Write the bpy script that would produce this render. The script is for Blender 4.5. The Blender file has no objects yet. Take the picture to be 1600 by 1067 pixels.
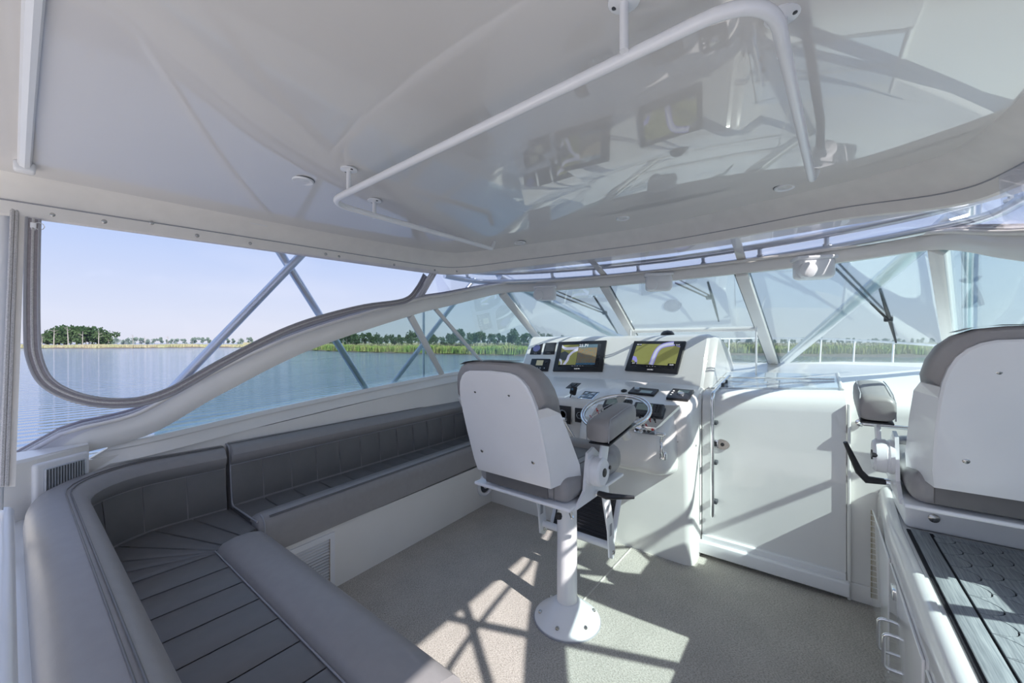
import bpy, bmesh, math, random
from mathutils import Vector, Matrix
random.seed(7)
V = Vector
C = bpy.context.scene.collection
R = math.radians
PI = math.pi

# ------------------------------------------------------------------ camera, light, exposure
YAW = R(37.9); F = 610.0; HC = 1.5; VH = 535.0
sc = bpy.context.scene
cd = bpy.data.cameras.new('camera'); cam = bpy.data.objects.new('camera', cd); C.objects.link(cam)
cam.location = (0, 0, HC); cam.rotation_euler = (PI/2, 0, YAW)
cd.sensor_width = 36; cd.lens = F/1600*36; cd.shift_y = (VH-533.5)/1600
cd.clip_start = 0.02; cd.clip_end = 6000
sc.camera = cam
sc.view_settings.view_transform = 'Standard'; sc.view_settings.look = 'None'
sc.view_settings.exposure = 0.52; sc.view_settings.gamma = 1; sc.view_settings.use_curve_mapping = False

w = bpy.data.worlds.new('sky'); sc.world = w; w.use_nodes = True
nt = w.node_tree; nt.nodes.clear()
tc = nt.nodes.new('ShaderNodeTexCoord'); sx = nt.nodes.new('ShaderNodeSeparateXYZ')
rp = nt.nodes.new('ShaderNodeValToRGB'); bg = nt.nodes.new('ShaderNodeBackground'); wo = nt.nodes.new('ShaderNodeOutputWorld')
nz = nt.nodes.new('ShaderNodeTexNoise'); nz.inputs['Scale'].default_value = 2.2; nz.inputs['Detail'].default_value = 6
mp = nt.nodes.new('ShaderNodeMapping'); mp.inputs['Scale'].default_value = (1, 1, 5)
mx = nt.nodes.new('ShaderNodeMix'); mx.data_type = 'RGBA'
cr = nt.nodes.new('ShaderNodeValToRGB'); cr.color_ramp.elements[0].position = .5; cr.color_ramp.elements[1].position = .8
cr.color_ramp.elements[1].color = (.35, .35, .35, 1)
e = rp.color_ramp.elements
e[0].position = 0.0; e[0].color = (.73, .745, .82, 1)
e[1].position = 1.0; e[1].color = (.34, .44, .68, 1)
for p, c in ((.06, (.69, .74, .86, 1)), (.2, (.50, .62, .88, 1)), (.45, (.38, .50, .80, 1))):
    q = e.new(p); q.color = c
nt.links.new(tc.outputs['Generated'], sx.inputs[0]); nt.links.new(sx.outputs['Z'], rp.inputs[0])
nt.links.new(tc.outputs['Generated'], mp.inputs[0]); nt.links.new(mp.outputs[0], nz.inputs['Vector']); nt.links.new(nz.outputs[0], cr.inputs[0])
nt.links.new(cr.outputs[0], mx.inputs[0]); nt.links.new(rp.outputs[0], mx.inputs[6]); mx.inputs[7].default_value = (.85, .87, .95, 1)
nt.links.new(mx.outputs[2], bg.inputs[0]); bg.inputs[1].default_value = .79; nt.links.new(bg.outputs[0], wo.inputs[0])

sd = bpy.data.lights.new('sun', 'SUN'); sd.energy = 5.5; sd.angle = R(.6); sd.color = (1, .95, .87)
so = bpy.data.objects.new('sun', sd); C.objects.link(so)
SUN = V((-1, .2, -.88)).normalized()
so.rotation_euler = SUN.to_track_quat('-Z', 'Y').to_euler(); so.location = (6, -2, 7)

# ------------------------------------------------------------------ measuring helpers
DR = V((-math.sin(YAW), math.cos(YAW), 0)); RT = V((math.cos(YAW), math.sin(YAW), 0)); CP = V((0, 0, HC))
def ray(u, v): return DR + RT*((u-800)/F) + V((0, 0, (VH-v)/F))
def PX(u, v, x): r = ray(u, v); return CP + r*(x/r.x)
def PY(u, v, y): r = ray(u, v); return CP + r*(y/r.y)
def PZ(u, v, z): r = ray(u, v); return CP + r*((z-HC)/r.z)
def PT(u, v, t): return CP + ray(u, v)*t
def PP(u, v, p, n): r = ray(u, v); return CP + r*((p-CP).dot(n)/r.dot(n))
CL = -.9
def side(wd, y, z, s=-1): return V((CL+s*wd, y, z))     # s=-1 port, +1 starboard

# ------------------------------------------------------------------ materials
MATS = {}
def mat(name, col, rough=.5, metal=0, coat=0, noise=0, nscale=40, bump=0, bscale=200, spec=.5, emit=None, es=1, col2=None, coatr=.03):
    m = bpy.data.materials.new(name); m.use_nodes = True; t = m.node_tree; b = t.nodes['Principled BSDF']
    b.inputs['Roughness'].default_value = rough; b.inputs['Metallic'].default_value = metal
    b.inputs['Coat Weight'].default_value = coat; b.inputs['Coat Roughness'].default_value = coatr
    b.inputs['Specular IOR Level'].default_value = spec
    co = t.nodes.new('ShaderNodeTexCoord')
    if noise or col2:
        n = t.nodes.new('ShaderNodeTexNoise'); n.inputs['Scale'].default_value = nscale; n.inputs['Detail'].default_value = 4
        r = t.nodes.new('ShaderNodeValToRGB')
        c2 = col2 or tuple(c*(1-noise) for c in col)
        r.color_ramp.elements[0].position = .35; r.color_ramp.elements[1].position = .65
        r.color_ramp.elements[0].color = (*c2, 1); r.color_ramp.elements[1].color = (*col, 1)
        t.links.new(co.outputs['Object'], n.inputs['Vector']); t.links.new(n.outputs[0], r.inputs[0]); t.links.new(r.outputs[0], b.inputs['Base Color'])
    else:
        b.inputs['Base Color'].default_value = (*col, 1)
    if bump:
        n2 = t.nodes.new('ShaderNodeTexNoise'); n2.inputs['Scale'].default_value = bscale; n2.inputs['Detail'].default_value = 3
        bp = t.nodes.new('ShaderNodeBump'); bp.inputs['Strength'].default_value = bump; bp.inputs['Distance'].default_value = .002
        t.links.new(co.outputs['Object'], n2.inputs['Vector']); t.links.new(n2.outputs[0], bp.inputs['Height']); t.links.new(bp.outputs[0], b.inputs['Normal'])
    if emit:
        b.inputs['Emission Color'].default_value = (*emit, 1); b.inputs['Emission Strength'].default_value = es
    MATS[name] = m; return m
gel = mat('white_gelcoat', (.86, .84, .81), .28, coat=.5, noise=.03, nscale=3)
gelc = mat('glossy_ceiling_gelcoat', (.73, .70, .68), .32, coat=1, noise=.02, nscale=2, coatr=.012)
gelc.node_tree.nodes['Principled BSDF'].inputs['Coat IOR'].default_value = 1.8
door_m = mat('glossy_door', (.80, .79, .785), .22, coat=.8, noise=.02, nscale=3)
powder = mat('white_powder_coat', (.84, .84, .86), .3, coat=.3, noise=.02, nscale=8)
vinylw = mat('white_vinyl', (.82, .785, .75), .5, noise=.05, nscale=12, bump=.15, bscale=30)
frame_m = mat('white_painted_frame', (.86, .84, .81), .35, coat=.3, noise=.03, nscale=6)
cush = mat('light_grey_vinyl', (.31, .298, .30), .42, noise=.05, nscale=25, bump=.12, bscale=350)
cushd = mat('charcoal_grey_vinyl', (.155, .149, .150), .42, noise=.06, nscale=25, bump=.12, bscale=350)
pipe_m = mat('grey_piping', (.36, .36, .39), .5)
zipg = mat('grey_zipper_tape', (.37, .34, .36), .7, noise=.15, nscale=90)
zipl = mat('pale_zipper_teeth', (.62, .60, .60), .5, noise=.3, nscale=300)
chrome = mat('chrome', (.82, .83, .85), .1, metal=1, noise=.03, nscale=30)
alu = mat('polished_aluminium_tube', (.70, .74, .79), .30, metal=1, noise=.06, nscale=14)
steel = mat('stainless_screw', (.55, .54, .52), .25, metal=1, noise=.2, nscale=200)
black = mat('black_plastic', (.022, .022, .026), .35, noise=.2, nscale=60)
dark = mat('dark_grey_plastic', (.06, .065, .075), .4, noise=.2, nscale=60)
rubber = mat('black_rubber', (.035, .033, .035), .65, noise=.2, nscale=40)
lcd = mat('grey_lcd', (.33, .40, .36), .15, noise=.06, nscale=20)
knob_m = mat('silver_knob', (.5, .52, .55), .3, metal=.8, noise=.1, nscale=50)
red_m = mat('red_switch_guard', (.6, .03, .03), .4, noise=.1)
louv = mat('silver_louvre', (.62, .64, .68), .35, metal=.6, noise=.08, nscale=30)
darkin = mat('dark_recess', (.05, .05, .055), .8, noise=.2)
foam = mat('grey_foam_decking', (.30, .32, .345), .75, bump=.3, bscale=120)
foamb = mat('black_foam_base', (.012, .012, .02), .8, noise=.3)
hull_m = mat('hull_white', (.86, .83, .79), .3, noise=.03, nscale=2)
lens_m = mat('frosted_light_lens', (.72, .72, .72), .2, noise=.03)
# brushed grain on the foam decking
t = foam.node_tree; b = t.nodes['Principled BSDF']
co = t.nodes.new('ShaderNodeTexCoord'); m_ = t.nodes.new('ShaderNodeMapping'); m_.inputs['Scale'].default_value = (260, 9, 30)
n_ = t.nodes.new('ShaderNodeTexNoise'); n_.inputs['Scale'].default_value = 1; r_ = t.nodes.new('ShaderNodeValToRGB')
r_.color_ramp.elements[0].color = (.21, .23, .255, 1); r_.color_ramp.elements[1].color = (.38, .40, .425, 1)
r_.color_ramp.elements[0].position = .3; r_.color_ramp.elements[1].position = .7
t.links.new(co.outputs['Object'], m_.inputs[0]); t.links.new(m_.outputs[0], n_.inputs['Vector']); t.links.new(n_.outputs[0], r_.inputs[0]); t.links.new(r_.outputs[0], b.inputs['Base Color'])
# carpet
def carpet_mat():
    m = bpy.data.materials.new('flecked_carpet'); m.use_nodes = True; t = m.node_tree; b = t.nodes['Principled BSDF']
    b.inputs['Roughness'].default_value = .95; b.inputs['Specular IOR Level'].default_value = .1
    co = t.nodes.new('ShaderNodeTexCoord')
    n = t.nodes.new('ShaderNodeTexNoise'); n.inputs['Scale'].default_value = 130; n.inputs['Detail'].default_value = 5; n.inputs['Roughness'].default_value = .7
    mpp = t.nodes.new('ShaderNodeMapping'); mpp.inputs['Scale'].default_value = (1, 2.1, 1); mpp.inputs['Rotation'].default_value = (0, 0, .5)
    r = t.nodes.new('ShaderNodeValToRGB'); r.color_ramp.elements[0].position = .36; r.color_ramp.elements[1].position = .64
    r.color_ramp.elements[0].color = (.27, .245, .215, 1); r.color_ramp.elements[1].color = (.74, .70, .65, 1)
    q = r.color_ramp.elements.new(.5); q.color = (.54, .505, .46, 1)
    n3 = t.nodes.new('ShaderNodeTexNoise'); n3.inputs['Scale'].default_value = 5
    mm = t.nodes.new('ShaderNodeMix'); mm.data_type = 'RGBA'; mm.blend_type = 'MULTIPLY'; mm.inputs[0].default_value = .25
    bp = t.nodes.new('ShaderNodeBump'); bp.inputs['Strength'].default_value = .8; bp.inputs['Distance'].default_value = .004
    L = t.links.new
    L(co.outputs['Object'], mpp.inputs[0]); L(mpp.outputs[0], n.inputs['Vector']); L(n.outputs[0], r.inputs[0]); L(co.outputs['Object'], n3.inputs['Vector'])
    L(r.outputs[0], mm.inputs[6]); L(n3.outputs[0], mm.inputs[7]); L(mm.outputs[2], b.inputs['Base Color']); L(n.outputs[0], bp.inputs['Height']); L(bp.outputs[0], b.inputs['Normal'])
    return m
carpet = carpet_mat()
def glass(name, tint, refl=.9, rough=.0, haze=0):
    m = bpy.data.materials.new(name); m.use_nodes = True; t = m.node_tree; t.nodes.clear()
    o = t.nodes.new('ShaderNodeOutputMaterial'); tr = t.nodes.new('ShaderNodeBsdfTransparent'); tr.inputs[0].default_value = (*tint, 1)
    gl = t.nodes.new('ShaderNodeBsdfGlossy'); gl.inputs['Roughness'].default_value = rough
    fr = t.nodes.new('ShaderNodeFresnel'); fr.inputs[0].default_value = 1.5
    mu = t.nodes.new('ShaderNodeMath'); mu.operation = 'MULTIPLY'; mu.inputs[1].default_value = refl
    mi = t.nodes.new('ShaderNodeMixShader'); L = t.links.new
    L(fr.outputs[0], mu.inputs[0]); L(mu.outputs[0], mi.inputs[0]); L(tr.outputs[0], mi.inputs[1]); L(gl.outputs[0], mi.inputs[2])
    last = mi
    if haze:
        df = t.nodes.new('ShaderNodeBsdfTranslucent'); df.inputs[0].default_value = (.8, .82, .9, 1)
        co = t.nodes.new('ShaderNodeTexCoord'); n = t.nodes.new('ShaderNodeTexNoise'); n.inputs['Scale'].default_value = 3; n.inputs['Detail'].default_value = 6
        m2 = t.nodes.new('ShaderNodeMath'); m2.operation = 'MULTIPLY'; m2.inputs[1].default_value = haze*2
        mj = t.nodes.new('ShaderNodeMixShader'); L(co.outputs['Object'], n.inputs['Vector']); L(n.outputs[0], m2.inputs[0]); L(m2.outputs[0], mj.inputs[0])
        L(mi.outputs[0], mj.inputs[1]); L(df.outputs[0], mj.inputs[2]); last = mj
    L(last.outputs[0], o.inputs[0]); return m
gl_side = glass('teal_tinted_glass', (.87, .97, .98), .5)
gl_front = glass('pale_tinted_glass', (.91, .975, .98), .55)
vin = glass('clear_vinyl', (.975, .975, 1), .22, .02, haze=.012)

# ------------------------------------------------------------------ mesh helpers
def frame(o, x, y):
    x = V(x).normalized(); y = V(y); y = (y-x*x.dot(y)).normalized(); z = x.cross(y)
    M = Matrix((x, y, z)).transposed().to_4x4(); M.translation = V(o); return M
def cat(pts, n=6, closed=False):
    P = [V(p) for p in pts]; out = []; N = len(P)
    for i in range(N if closed else N-1):
        if closed: a, b_, c, d = P[i-1], P[i], P[(i+1) % N], P[(i+2) % N]
        else: a, b_, c, d = P[max(i-1, 0)], P[i], P[i+1], P[min(i+2, N-1)]
        for k in range(n):
            s = k/n
            out.append(.5*((2*b_)+(c-a)*s+(2*a-5*b_+4*c-d)*s*s+(3*b_-a-3*c+d)*s**3))
    if not closed: out.append(P[-1])
    return out
def fillet(pts, r, n=6):
    P = [V(p) for p in pts]; out = [P[0]]
    for i in range(1, len(P)-1):
        a, b_, c = P[i-1], P[i], P[i+1]; d1 = (a-b_); d2 = (c-b_); rr = min(r, d1.length*.48, d2.length*.48)
        p, q = b_+d1.normalized()*rr, b_+d2.normalized()*rr
        for k in range(n+1):
            s = k/n; out.append(p*(1-s)**2+b_*2*s*(1-s)+q*s*s)
    out.append(P[-1]); return out
class MB:
    def __init__(s): s.v = []; s.f = []
    def add(s, vs, fs, M=None):
        n = len(s.v); s.v += [(M @ V(p)) if M else V(p) for p in vs]; s.f += [tuple(i+n for i in f) for f in fs]; return s
    def box(s, c, d, M=None):
        x, y, z = d[0]/2, d[1]/2, d[2]/2; c = V(c)
        vs = [c+V((i*x, j*y, k*z)) for i in (-1, 1) for j in (-1, 1) for k in (-1, 1)]
        return s.add(vs, [(0, 1, 3, 2), (4, 6, 7, 5), (0, 4, 5, 1), (2, 3, 7, 6), (0, 2, 6, 4), (1, 5, 7, 3)], M)
    def rbox(s, c, d, r, M=None, seg=3, fn=None):
        bm = bmesh.new(); bmesh.ops.create_cube(bm, size=1); bmesh.ops.scale(bm, vec=V(d), verts=bm.verts)
        if fn:
            for q in bm.verts: q.co = V(fn(q.co))
        bmesh.ops.bevel(bm, geom=bm.edges[:], offset=r, segments=seg, affect='EDGES', profile=.5)
        bm.verts.ensure_lookup_table(); bm.verts.index_update()
        c = V(c); s.add([q.co+c for q in bm.verts], [tuple(x.index for x in f.verts) for f in bm.faces], M); bm.free(); return s
    def loft(s, rings, ring_closed=True, caps=True, closed=False):
        n = len(rings[0]); vs = [p for r in rings for p in r]; fs = []
        m = len(rings)
        for i in range(m if closed else m-1):
            for j in range(n if ring_closed else n-1):
                a = i*n+j; b_ = i*n+(j+1) % n; i2 = (i+1) % m; fs.append((a, b_, i2*n+(j+1) % n, i2*n+j))
        if caps and ring_closed and not closed: fs += [tuple(range(n-1, -1, -1)), tuple((m-1)*n+k for k in range(n))]
        return s.add(vs, fs)
    def tube(s, path, r, seg=10, M=None, closed=False, sq=1):
        P = [(M @ V(p)) if M else V(p) for p in path]; n = len(P); rings = []; up = None
        rr = r if isinstance(r, (list, tuple)) else [r]*n
        for i in range(n):
            if closed: tg = (P[(i+1) % n]-P[i-1])
            else: tg = (P[min(i+1, n-1)]-P[max(i-1, 0)])
            tg.normalize()
            if up is None: up = tg.orthogonal().normalized() if abs(tg.z) > .9 else V((0, 0, 1))
            up = (up-tg*up.dot(tg)).normalized(); sd_ = tg.cross(up)
            rings.append([P[i]+(up*math.cos(2*PI*k/seg)*sq+sd_*math.sin(2*PI*k/seg))*rr[i] for k in range(seg)])
        return s.loft(rings, True, True, closed)
    def lathe(s, prof, M=None, seg=24):
        rings = [[V((r*math.cos(2*PI*k/seg), r*math.sin(2*PI*k/seg), z)) for k in range(seg)] for r, z in prof]
        if M: rings = [[M @ p for p in r] for r in rings]
        return s.loft(rings, True, prof[0][0] > 1e-6 or prof[-1][0] > 1e-6)
    def prism(s, poly, h, M=None, z0=0):
        n = len(poly); vs = [V((p[0], p[1], z0)) for p in poly]+[V((p[0], p[1], z0+h)) for p in poly]
        return s.add(vs, [tuple(range(n-1, -1, -1)), tuple(range(n, 2*n))]+[(i, (i+1) % n, n+(i+1) % n, n+i) for i in range(n)], M)
    def sweep(s, path, sec, up=V((0, 0, 1)), scale=None, nrm=None):
        """section points are (outward, up) offsets; path in 3-D"""
        P = [V(p) for p in path]; n = len(P); rings = []
        for i in range(n):
            tg = (P[min(i+1, n-1)]-P[max(i-1, 0)]).normalized(); sd_ = tg.cross(up).normalized(); u2 = sd_.cross(tg).normalized()
            k = scale[i] if scale else 1
            rings.append([P[i]+sd_*a*(k if scale else 1)+u2*b_*(k if scale else 1) for a, b_ in sec])
        return s.loft(rings)
ORG = {}
def link(o): C.objects.link(o); return o
def mesh_of(name, mb, m, org, smooth=True, ang=38):
    me = bpy.data.meshes.new(name); me.from_pydata([p-org for p in mb.v], [], mb.f); me.update()
    bm = bmesh.new(); bm.from_mesh(me); bmesh.ops.recalc_face_normals(bm, faces=bm.faces[:]); bm.to_mesh(me); bm.free()
    if smooth:
        for p in me.polygons: p.use_smooth = True
        me.set_sharp_from_angle(angle=R(ang))
    me.materials.append(m); return me
def tag(o, label=None, catg=None, group=None, kind=None):
    if label: o['label'] = label
    if catg: o['category'] = catg
    if group: o['group'] = group
    if kind: o['kind'] = kind
    return o
def thing(name, loc, label, catg, group=None, kind=None):
    o = link(bpy.data.objects.new(name, None)); o.location = loc; o.empty_display_size = .1; ORG[o.name] = V(loc)
    return tag(o, label, catg, group, kind)
def part(name, mb, m, parent, label=None, smooth=True, ang=38, kind=None):
    org = ORG[parent.name]; me = mesh_of(name, mb, m, org, smooth, ang)
    o = link(bpy.data.objects.new(name, me)); o.parent = parent; ORG[o.name] = org
    if label: o['label'] = label
    if kind: o['kind'] = kind
    return o
def solo(name, mb, m, label=None, catg=None, group=None, kind=None, smooth=True, ang=38):
    lo = [min(p[i] for p in mb.v) for i in range(3)]; hi = [max(p[i] for p in mb.v) for i in range(3)]
    org = V(((lo[0]+hi[0])/2, (lo[1]+hi[1])/2, lo[2])); me = mesh_of(name, mb, m, org, smooth, ang)
    o = link(bpy.data.objects.new(name, me)); o.location = org; ORG[o.name] = org
    return tag(o, label, catg, group, kind)
def struct(name, mb, m, label=None, **k): return solo(name, mb, m, label, kind='structure', **k)
def copy_tree(o, parent=None, off=None):
    c = link(o.copy()); c.parent = parent
    for ch in list(o.children): copy_tree(ch, c)
    return c
def text_mb(body, size, M, depth=.0006, align='CENTER'):
    cu = bpy.data.curves.new('t', 'FONT'); cu.body = body; cu.size = size; cu.align_x = align; cu.align_y = 'CENTER'; cu.extrude = depth; cu.resolution_u = 2
    o = link(bpy.data.objects.new('t', cu)); dg = bpy.context.evaluated_depsgraph_get(); me = bpy.data.meshes.new_from_object(o.evaluated_get(dg))
    mb = MB(); mb.add([q.co.copy() for q in me.vertices], [tuple(p.vertices) for p in me.polygons], M)
    bpy.data.objects.remove(o); bpy.data.curves.remove(cu); bpy.data.meshes.remove(me); return mb
def screw(p, n, r=.006, mb=None):
    mb = mb or MB(); n = V(n).normalized(); x = n.orthogonal(); M = frame(p, x, n.cross(x))
    mb.lathe([(r, 0), (r, .001), (r*.7, .003), (.0001, .0035)], M, 12); return mb

# ================================================================== SETTING: floor
mb = MB(); mb.box((-.9, 1.3, -.015), (3.9, 3.9, .03)); mb_floor = mb
fl = struct('floor', mb, carpet, 'flecked beige and grey carpet covering the cabin sole')
# floor hatch seam trim
a = PZ(905, 945, 0); b = PZ(986, 857, 0); d = (b-a).normalized()
mb = MB(); P0 = a-d*.25; P1 = V((-.66-.1, 2.79, 0))
mb.tube([P0+V((0, 0, .001)), b+d*.05+V((0, 0, .001))], .006, 8); mb.tube([b+V((0, 0, .001)), b+V((.25, -.0, .001))], .004, 6)
solo('carpet_seam_trim', mb, mat('carpet_binding', (.55, .52, .48), .8, noise=.1), 'thin beige binding strip between two carpet pieces behind the seat pedestal', 'carpet trim')

# ------------------------------------------------------------------ hardtop edge curve
half = [(1.52, -.35, 1.97), (1.50, 0, 1.98), (1.485, .9, 2.008), (1.465, 1.5, 2.022), (1.42, 2.0, 2.032), (1.31, 2.24, 2.050), (1.0, 2.49, 2.10), (.5, 2.74, 2.145), (0, 2.84, 2.16)]
ctrl = [side(*h) for h in half]+[side(h[0], h[1], h[2]-.022*(h[0] > 1.2), 1) for h in half[-2::-1]]
edge = cat(ctrl, 7)
def nrm2(P, i):
    n = len(P); tg = P[min(i+1, n-1)]-P[max(i-1, 0)]; q = V((-tg.y, tg.x, 0)).normalized(); return q   # outward (port side: -x)
def off(P, o, dz):
    return [P[i]+nrm2(P, i)*o+V((0, 0, dz)) for i in range(len(P))]
def offr(P, o, dz):
    q = off(P, o, dz)
    return q
def zceil(x, y): return 2.243+.026*y-.068*(x-CL)**2-.012*max(0, y-2.0)**2
ring_hi = [V((p.x, p.y, zceil(p.x, p.y))) for p in off(edge, -.115, .125)]
# valance band
sub = lambda o, z: off(edge, o, z)
vb = [sub(.012, .0), sub(0, -.004), sub(-.012, .002), sub(-.022, .05)]
mb = MB(); mb.loft(vb, False, False)
hard = thing('hardtop', (CL, 1.2, 2.3), 'white moulded hardtop roof with a vinyl valance around its edge', 'roof', kind='structure')
part('lower_valance', mb, vinylw, hard)
mb = MB(); mb.loft([sub(-.020, .050), sub(-.024, .062), sub(-.055, .105), sub(-.085, .122), ring_hi], False, False)
part('upper_cove', mb, vinylw, hard)
mb = MB(); mb.tube(sub(-.0215, .051), .0028, 6); part('seam_track', mb, pipe_m, hard, 'thin grey track in the valance seam')
mb = MB(); rows = [ring_hi]
for f in (.04, .12, .25, .4, .55, .7, .85, 1.0):
    row = []
    for p in ring_hi:
        x = CL+(p.x-CL)*(1-f*.999); y = p.y if p.y < 1.2 else p.y+(1.2-p.y)*f*.25
        row.append(V((x, y, zceil(x, y))))
    rows.append(row)
mb.loft(rows, False, False)
# close the middle slit
la = rows[-1]; n = len(la)
mid = MB()
for i in range(n//2):
    mb.add([la[i], la[i+1], la[n-2-i], la[n-1-i]], [(0, 1, 2, 3)])
ceil = struct('ceiling', mb, gelc, 'glossy white moulded headliner', ang=60)
# outer shell
def ovh(o, dz): return [edge[i]+nrm2(edge, i)*(o+.16*max(0, min(1, (edge[i].y-2.15)/.35)))+V((0, 0, dz)) for i in range(len(edge))]
mb = MB(); mb.loft([sub(.012, 0), sub(.05, .006), ovh(.15, .03), ovh(.17, .07), ovh(.12, .16), sub(-.1, .24), sub(-.5, .29)], False, False)
o_ = off(edge, -.5, .29)
for i in range(len(o_)//2):
    mb.add([o_[i], o_[i+1], o_[len(o_)-2-i], o_[len(o_)-1-i]], [(0, 1, 2, 3)])
part('top_shell', mb, hull_m, hard)
# aft closure of hardtop + aft track at y=.03
mb = MB(); mb.rbox((CL, -.36, 2.2), (2.9, .06, .26), .02); part('aft_fascia', mb, hull_m, hard)
pts = [side(w_, .03, z_) for w_, z_ in ((1.3, 2.115), (1.0, 2.20), (.6, 2.262), (.2, 2.282))]+[side(w_, .03, z_, 1) for w_, z_ in ((.2, 2.282), (.6, 2.262), (1.0, 2.20), (1.3, 2.115))]
mb = MB(); mb.tube([V((p.x, p.y, zceil(p.x, p.y)-.010)) for p in cat(pts, 5)], .016, 8); mb.rbox(V((pts[0].x, .03, zceil(pts[0].x, .03)-.012)), (.05, .05, .035), .008)
solo('curtain_track', mb, powder, 'white curtain track running across the aft edge of the ceiling', 'track')
# snap screws on valance
mb = MB()
for i in range(8, 36, 5):
    p = edge[i]; n_o = -nrm2(edge, i); mb.add(*(lambda q: (q.v, q.f))(screw(p+n_o*.016+V((0, 0, .022)), n_o, .008)))
part('snap_fastener', mb, steel, hard, kind='stuff')
p = PX(404, 348, -2.315); mb = MB(); mb.rbox(p, (.006, .085, .022), .002)
br = solo('valance_bracket', mb, powder, 'small white bracket with three screws on the port valance', 'bracket')
for j in (-1, 0, 1): part('screw', screw(p+V((.003, j*.028, 0)), (1, 0, 0), .006), steel, br)
for (u, v) in ((237, 348), (308, 368), (163, 346), (509, 397), (594, 409)):
    p = PX(u, v, -2.36)
    part('snap_stud', screw(p, (1, 0, -.1), .009), steel, hard)

# ------------------------------------------------------------------ windshield frame (header arch sweeps from port aft tip round to starboard)
hh = [(1.90, .22, .97), (1.86, .47, 1.03), (1.77, .75, 1.215), (1.65, 1.19, 1.46), (1.50, 1.84, 1.70), (1.46, 2.2, 1.80), (1.37, 2.77, 1.95), (1.0, 2.97, 1.963), (.5, 3.07, 1.97), (0, 3.11, 1.972)]
hp = [side(*h) for h in hh]; hs = [side(*h, 1) for h in hh]
HN = 8
low_p = cat(hp, HN); low_s = cat(hs, HN)           # lower edge of the header on both sides, index = control*HN
header = low_p+low_s[-2::-1]
EXT = [V((CL-2.0, -.30, .58)), V((CL-1.955, -.02, .80))]
FULL = EXT+header+[V((2*CL-p.x, p.y, p.z)) for p in EXT[::-1]]
sill_c = [(1.90, .30, .985), (1.88, .47, 1.0), (1.90, 1.0, 1.06), (1.90, 1.7, 1.13), (1.885, 2.5, 1.197), (1.83, 3.07, 1.235), (1.78, 3.6, 1.262), (1.69, 4.20, 1.285), (1.55, 4.33, 1.288), (1.1, 4.37, 1.29), (.59, 4.40, 1.29), (0, 4.42, 1.29)]
def sill_pts(s): return cat([side(*h, s) for h in sill_c], HN)
sill_p = sill_pts(-1); sill_s = sill_pts(1)
wf = thing('windshield_frame', (CL, 3.0, 1.3), 'white wraparound windshield frame with raked mullions', 'windshield frame', kind='structure')
sec = [(-.020, 0), (-.030, .018), (-.030, .060), (-.018, .078), (.02, .085), (.036, .06), (.036, .01), (.02, 0)]
n = len(header); scl = [1.0+.55*max(0, min(1, 1-(min(i, n-1-i)-20)/30)) for i in range(n)]
mb = MB(); mb.sweep(EXT+header+[V((2*CL-p.x, p.y, p.z)) for p in EXT[::-1]], [(-a, b_) for a, b_ in sec], scale=[1.55, 1.55]+scl+[1.55, 1.55])
part('header_rail', mb, frame_m, wf)
def upn(path, i, s=1):
    tg = (path[min(i+1, len(path)-1)]-path[max(i-1, 0)]).normalized(); sd_ = tg.cross(V((0, 0, 1))).normalized(); return sd_, sd_.cross(tg).normalized()
# zipper and bead tracks on the header's inner face
for (o1, u1, m_, r_) in ((.012, .086, zipl, .010), (.036, .080, vinylw, .010), (-.012, .094, zipg, .007)):
    mb = MB(); P = []
    for i, p in enumerate(FULL):
        a_, b_ = upn(FULL, i); k_ = ([1.55, 1.55]+scl+[1.55, 1.55])[i]; P.append(p+a_*o1*k_+b_*u1*k_)
    mb.tube(P, r_, 8); part('curtain_bead', mb, m_, wf)
# sill trim (inner + outer rails) for port and starboard
for s, sp in ((-1, sill_p), (1, sill_s)):
    mb = MB(); rings = []
    for i, p in enumerate(sp):
        a_, b_ = upn(sp, i); a_ = a_*(-s)   # outward
        rings.append([p+a_*x+V((0, 0, z)) for x, z in ((.02, .006), (-.012, .006), (-.02, -.012), (.03, -.02))])
    mb.loft(rings); part('sill_rail', mb, frame_m, wf)
def hseg(s, i0, i1):  P = low_p if s < 0 else low_s; return P[int(i0*HN):int(i1*HN)+1]
def sseg(s, i0, i1):  P = sill_p if s < 0 else sill_s; return P[int(i0*HN):int(i1*HN)+1]
def at(P, f):
    L = [0]
    for i in range(1, len(P)): L.append(L[-1]+(P[i]-P[i-1]).length)
    d = f*L[-1]
    for i in range(1, len(P)):
        if L[i] >= d-1e-9:
            k = (d-L[i-1])/max(1e-9, L[i]-L[i-1]); return P[i-1].lerp(P[i], k)
    return P[-1]
def pane(top, bot, n=14, th=.005, inset=0):
    mb = MB(); A = [at(top, k/n) for k in range(n+1)]; B = [at(bot, k/n) for k in range(n+1)]
    rings = []
    for i in range(n+1):
        t2 = (A[min(i+1, n)]-A[max(i-1, 0)])+(B[min(i+1, n)]-B[max(i-1, 0)])
        nn = t2.cross(A[i]-B[i]);  nn = nn.normalized()*th/2 if nn.length > 1e-7 else V((th/2, 0, 0))
        rings.append([A[i]+nn, A[i]-nn, B[i]-nn, B[i]+nn])
    mb.loft(rings); return mb
def mullion(p, q, out, wd=.045, dp=.03):
    mb = MB(); d = (q-p); L = d.length; M = frame((p+q)/2, d, out)
    mb.rbox((0, 0, 0), (L, dp, wd), .006, M, 2); return mb
hA, hB, hC, hD = 4, 5-.35, 6, 8          # control indices on the header: mullion A, B, corner C, front D
sA, sB, sC, sD = 4, 5, 7, 10
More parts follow.
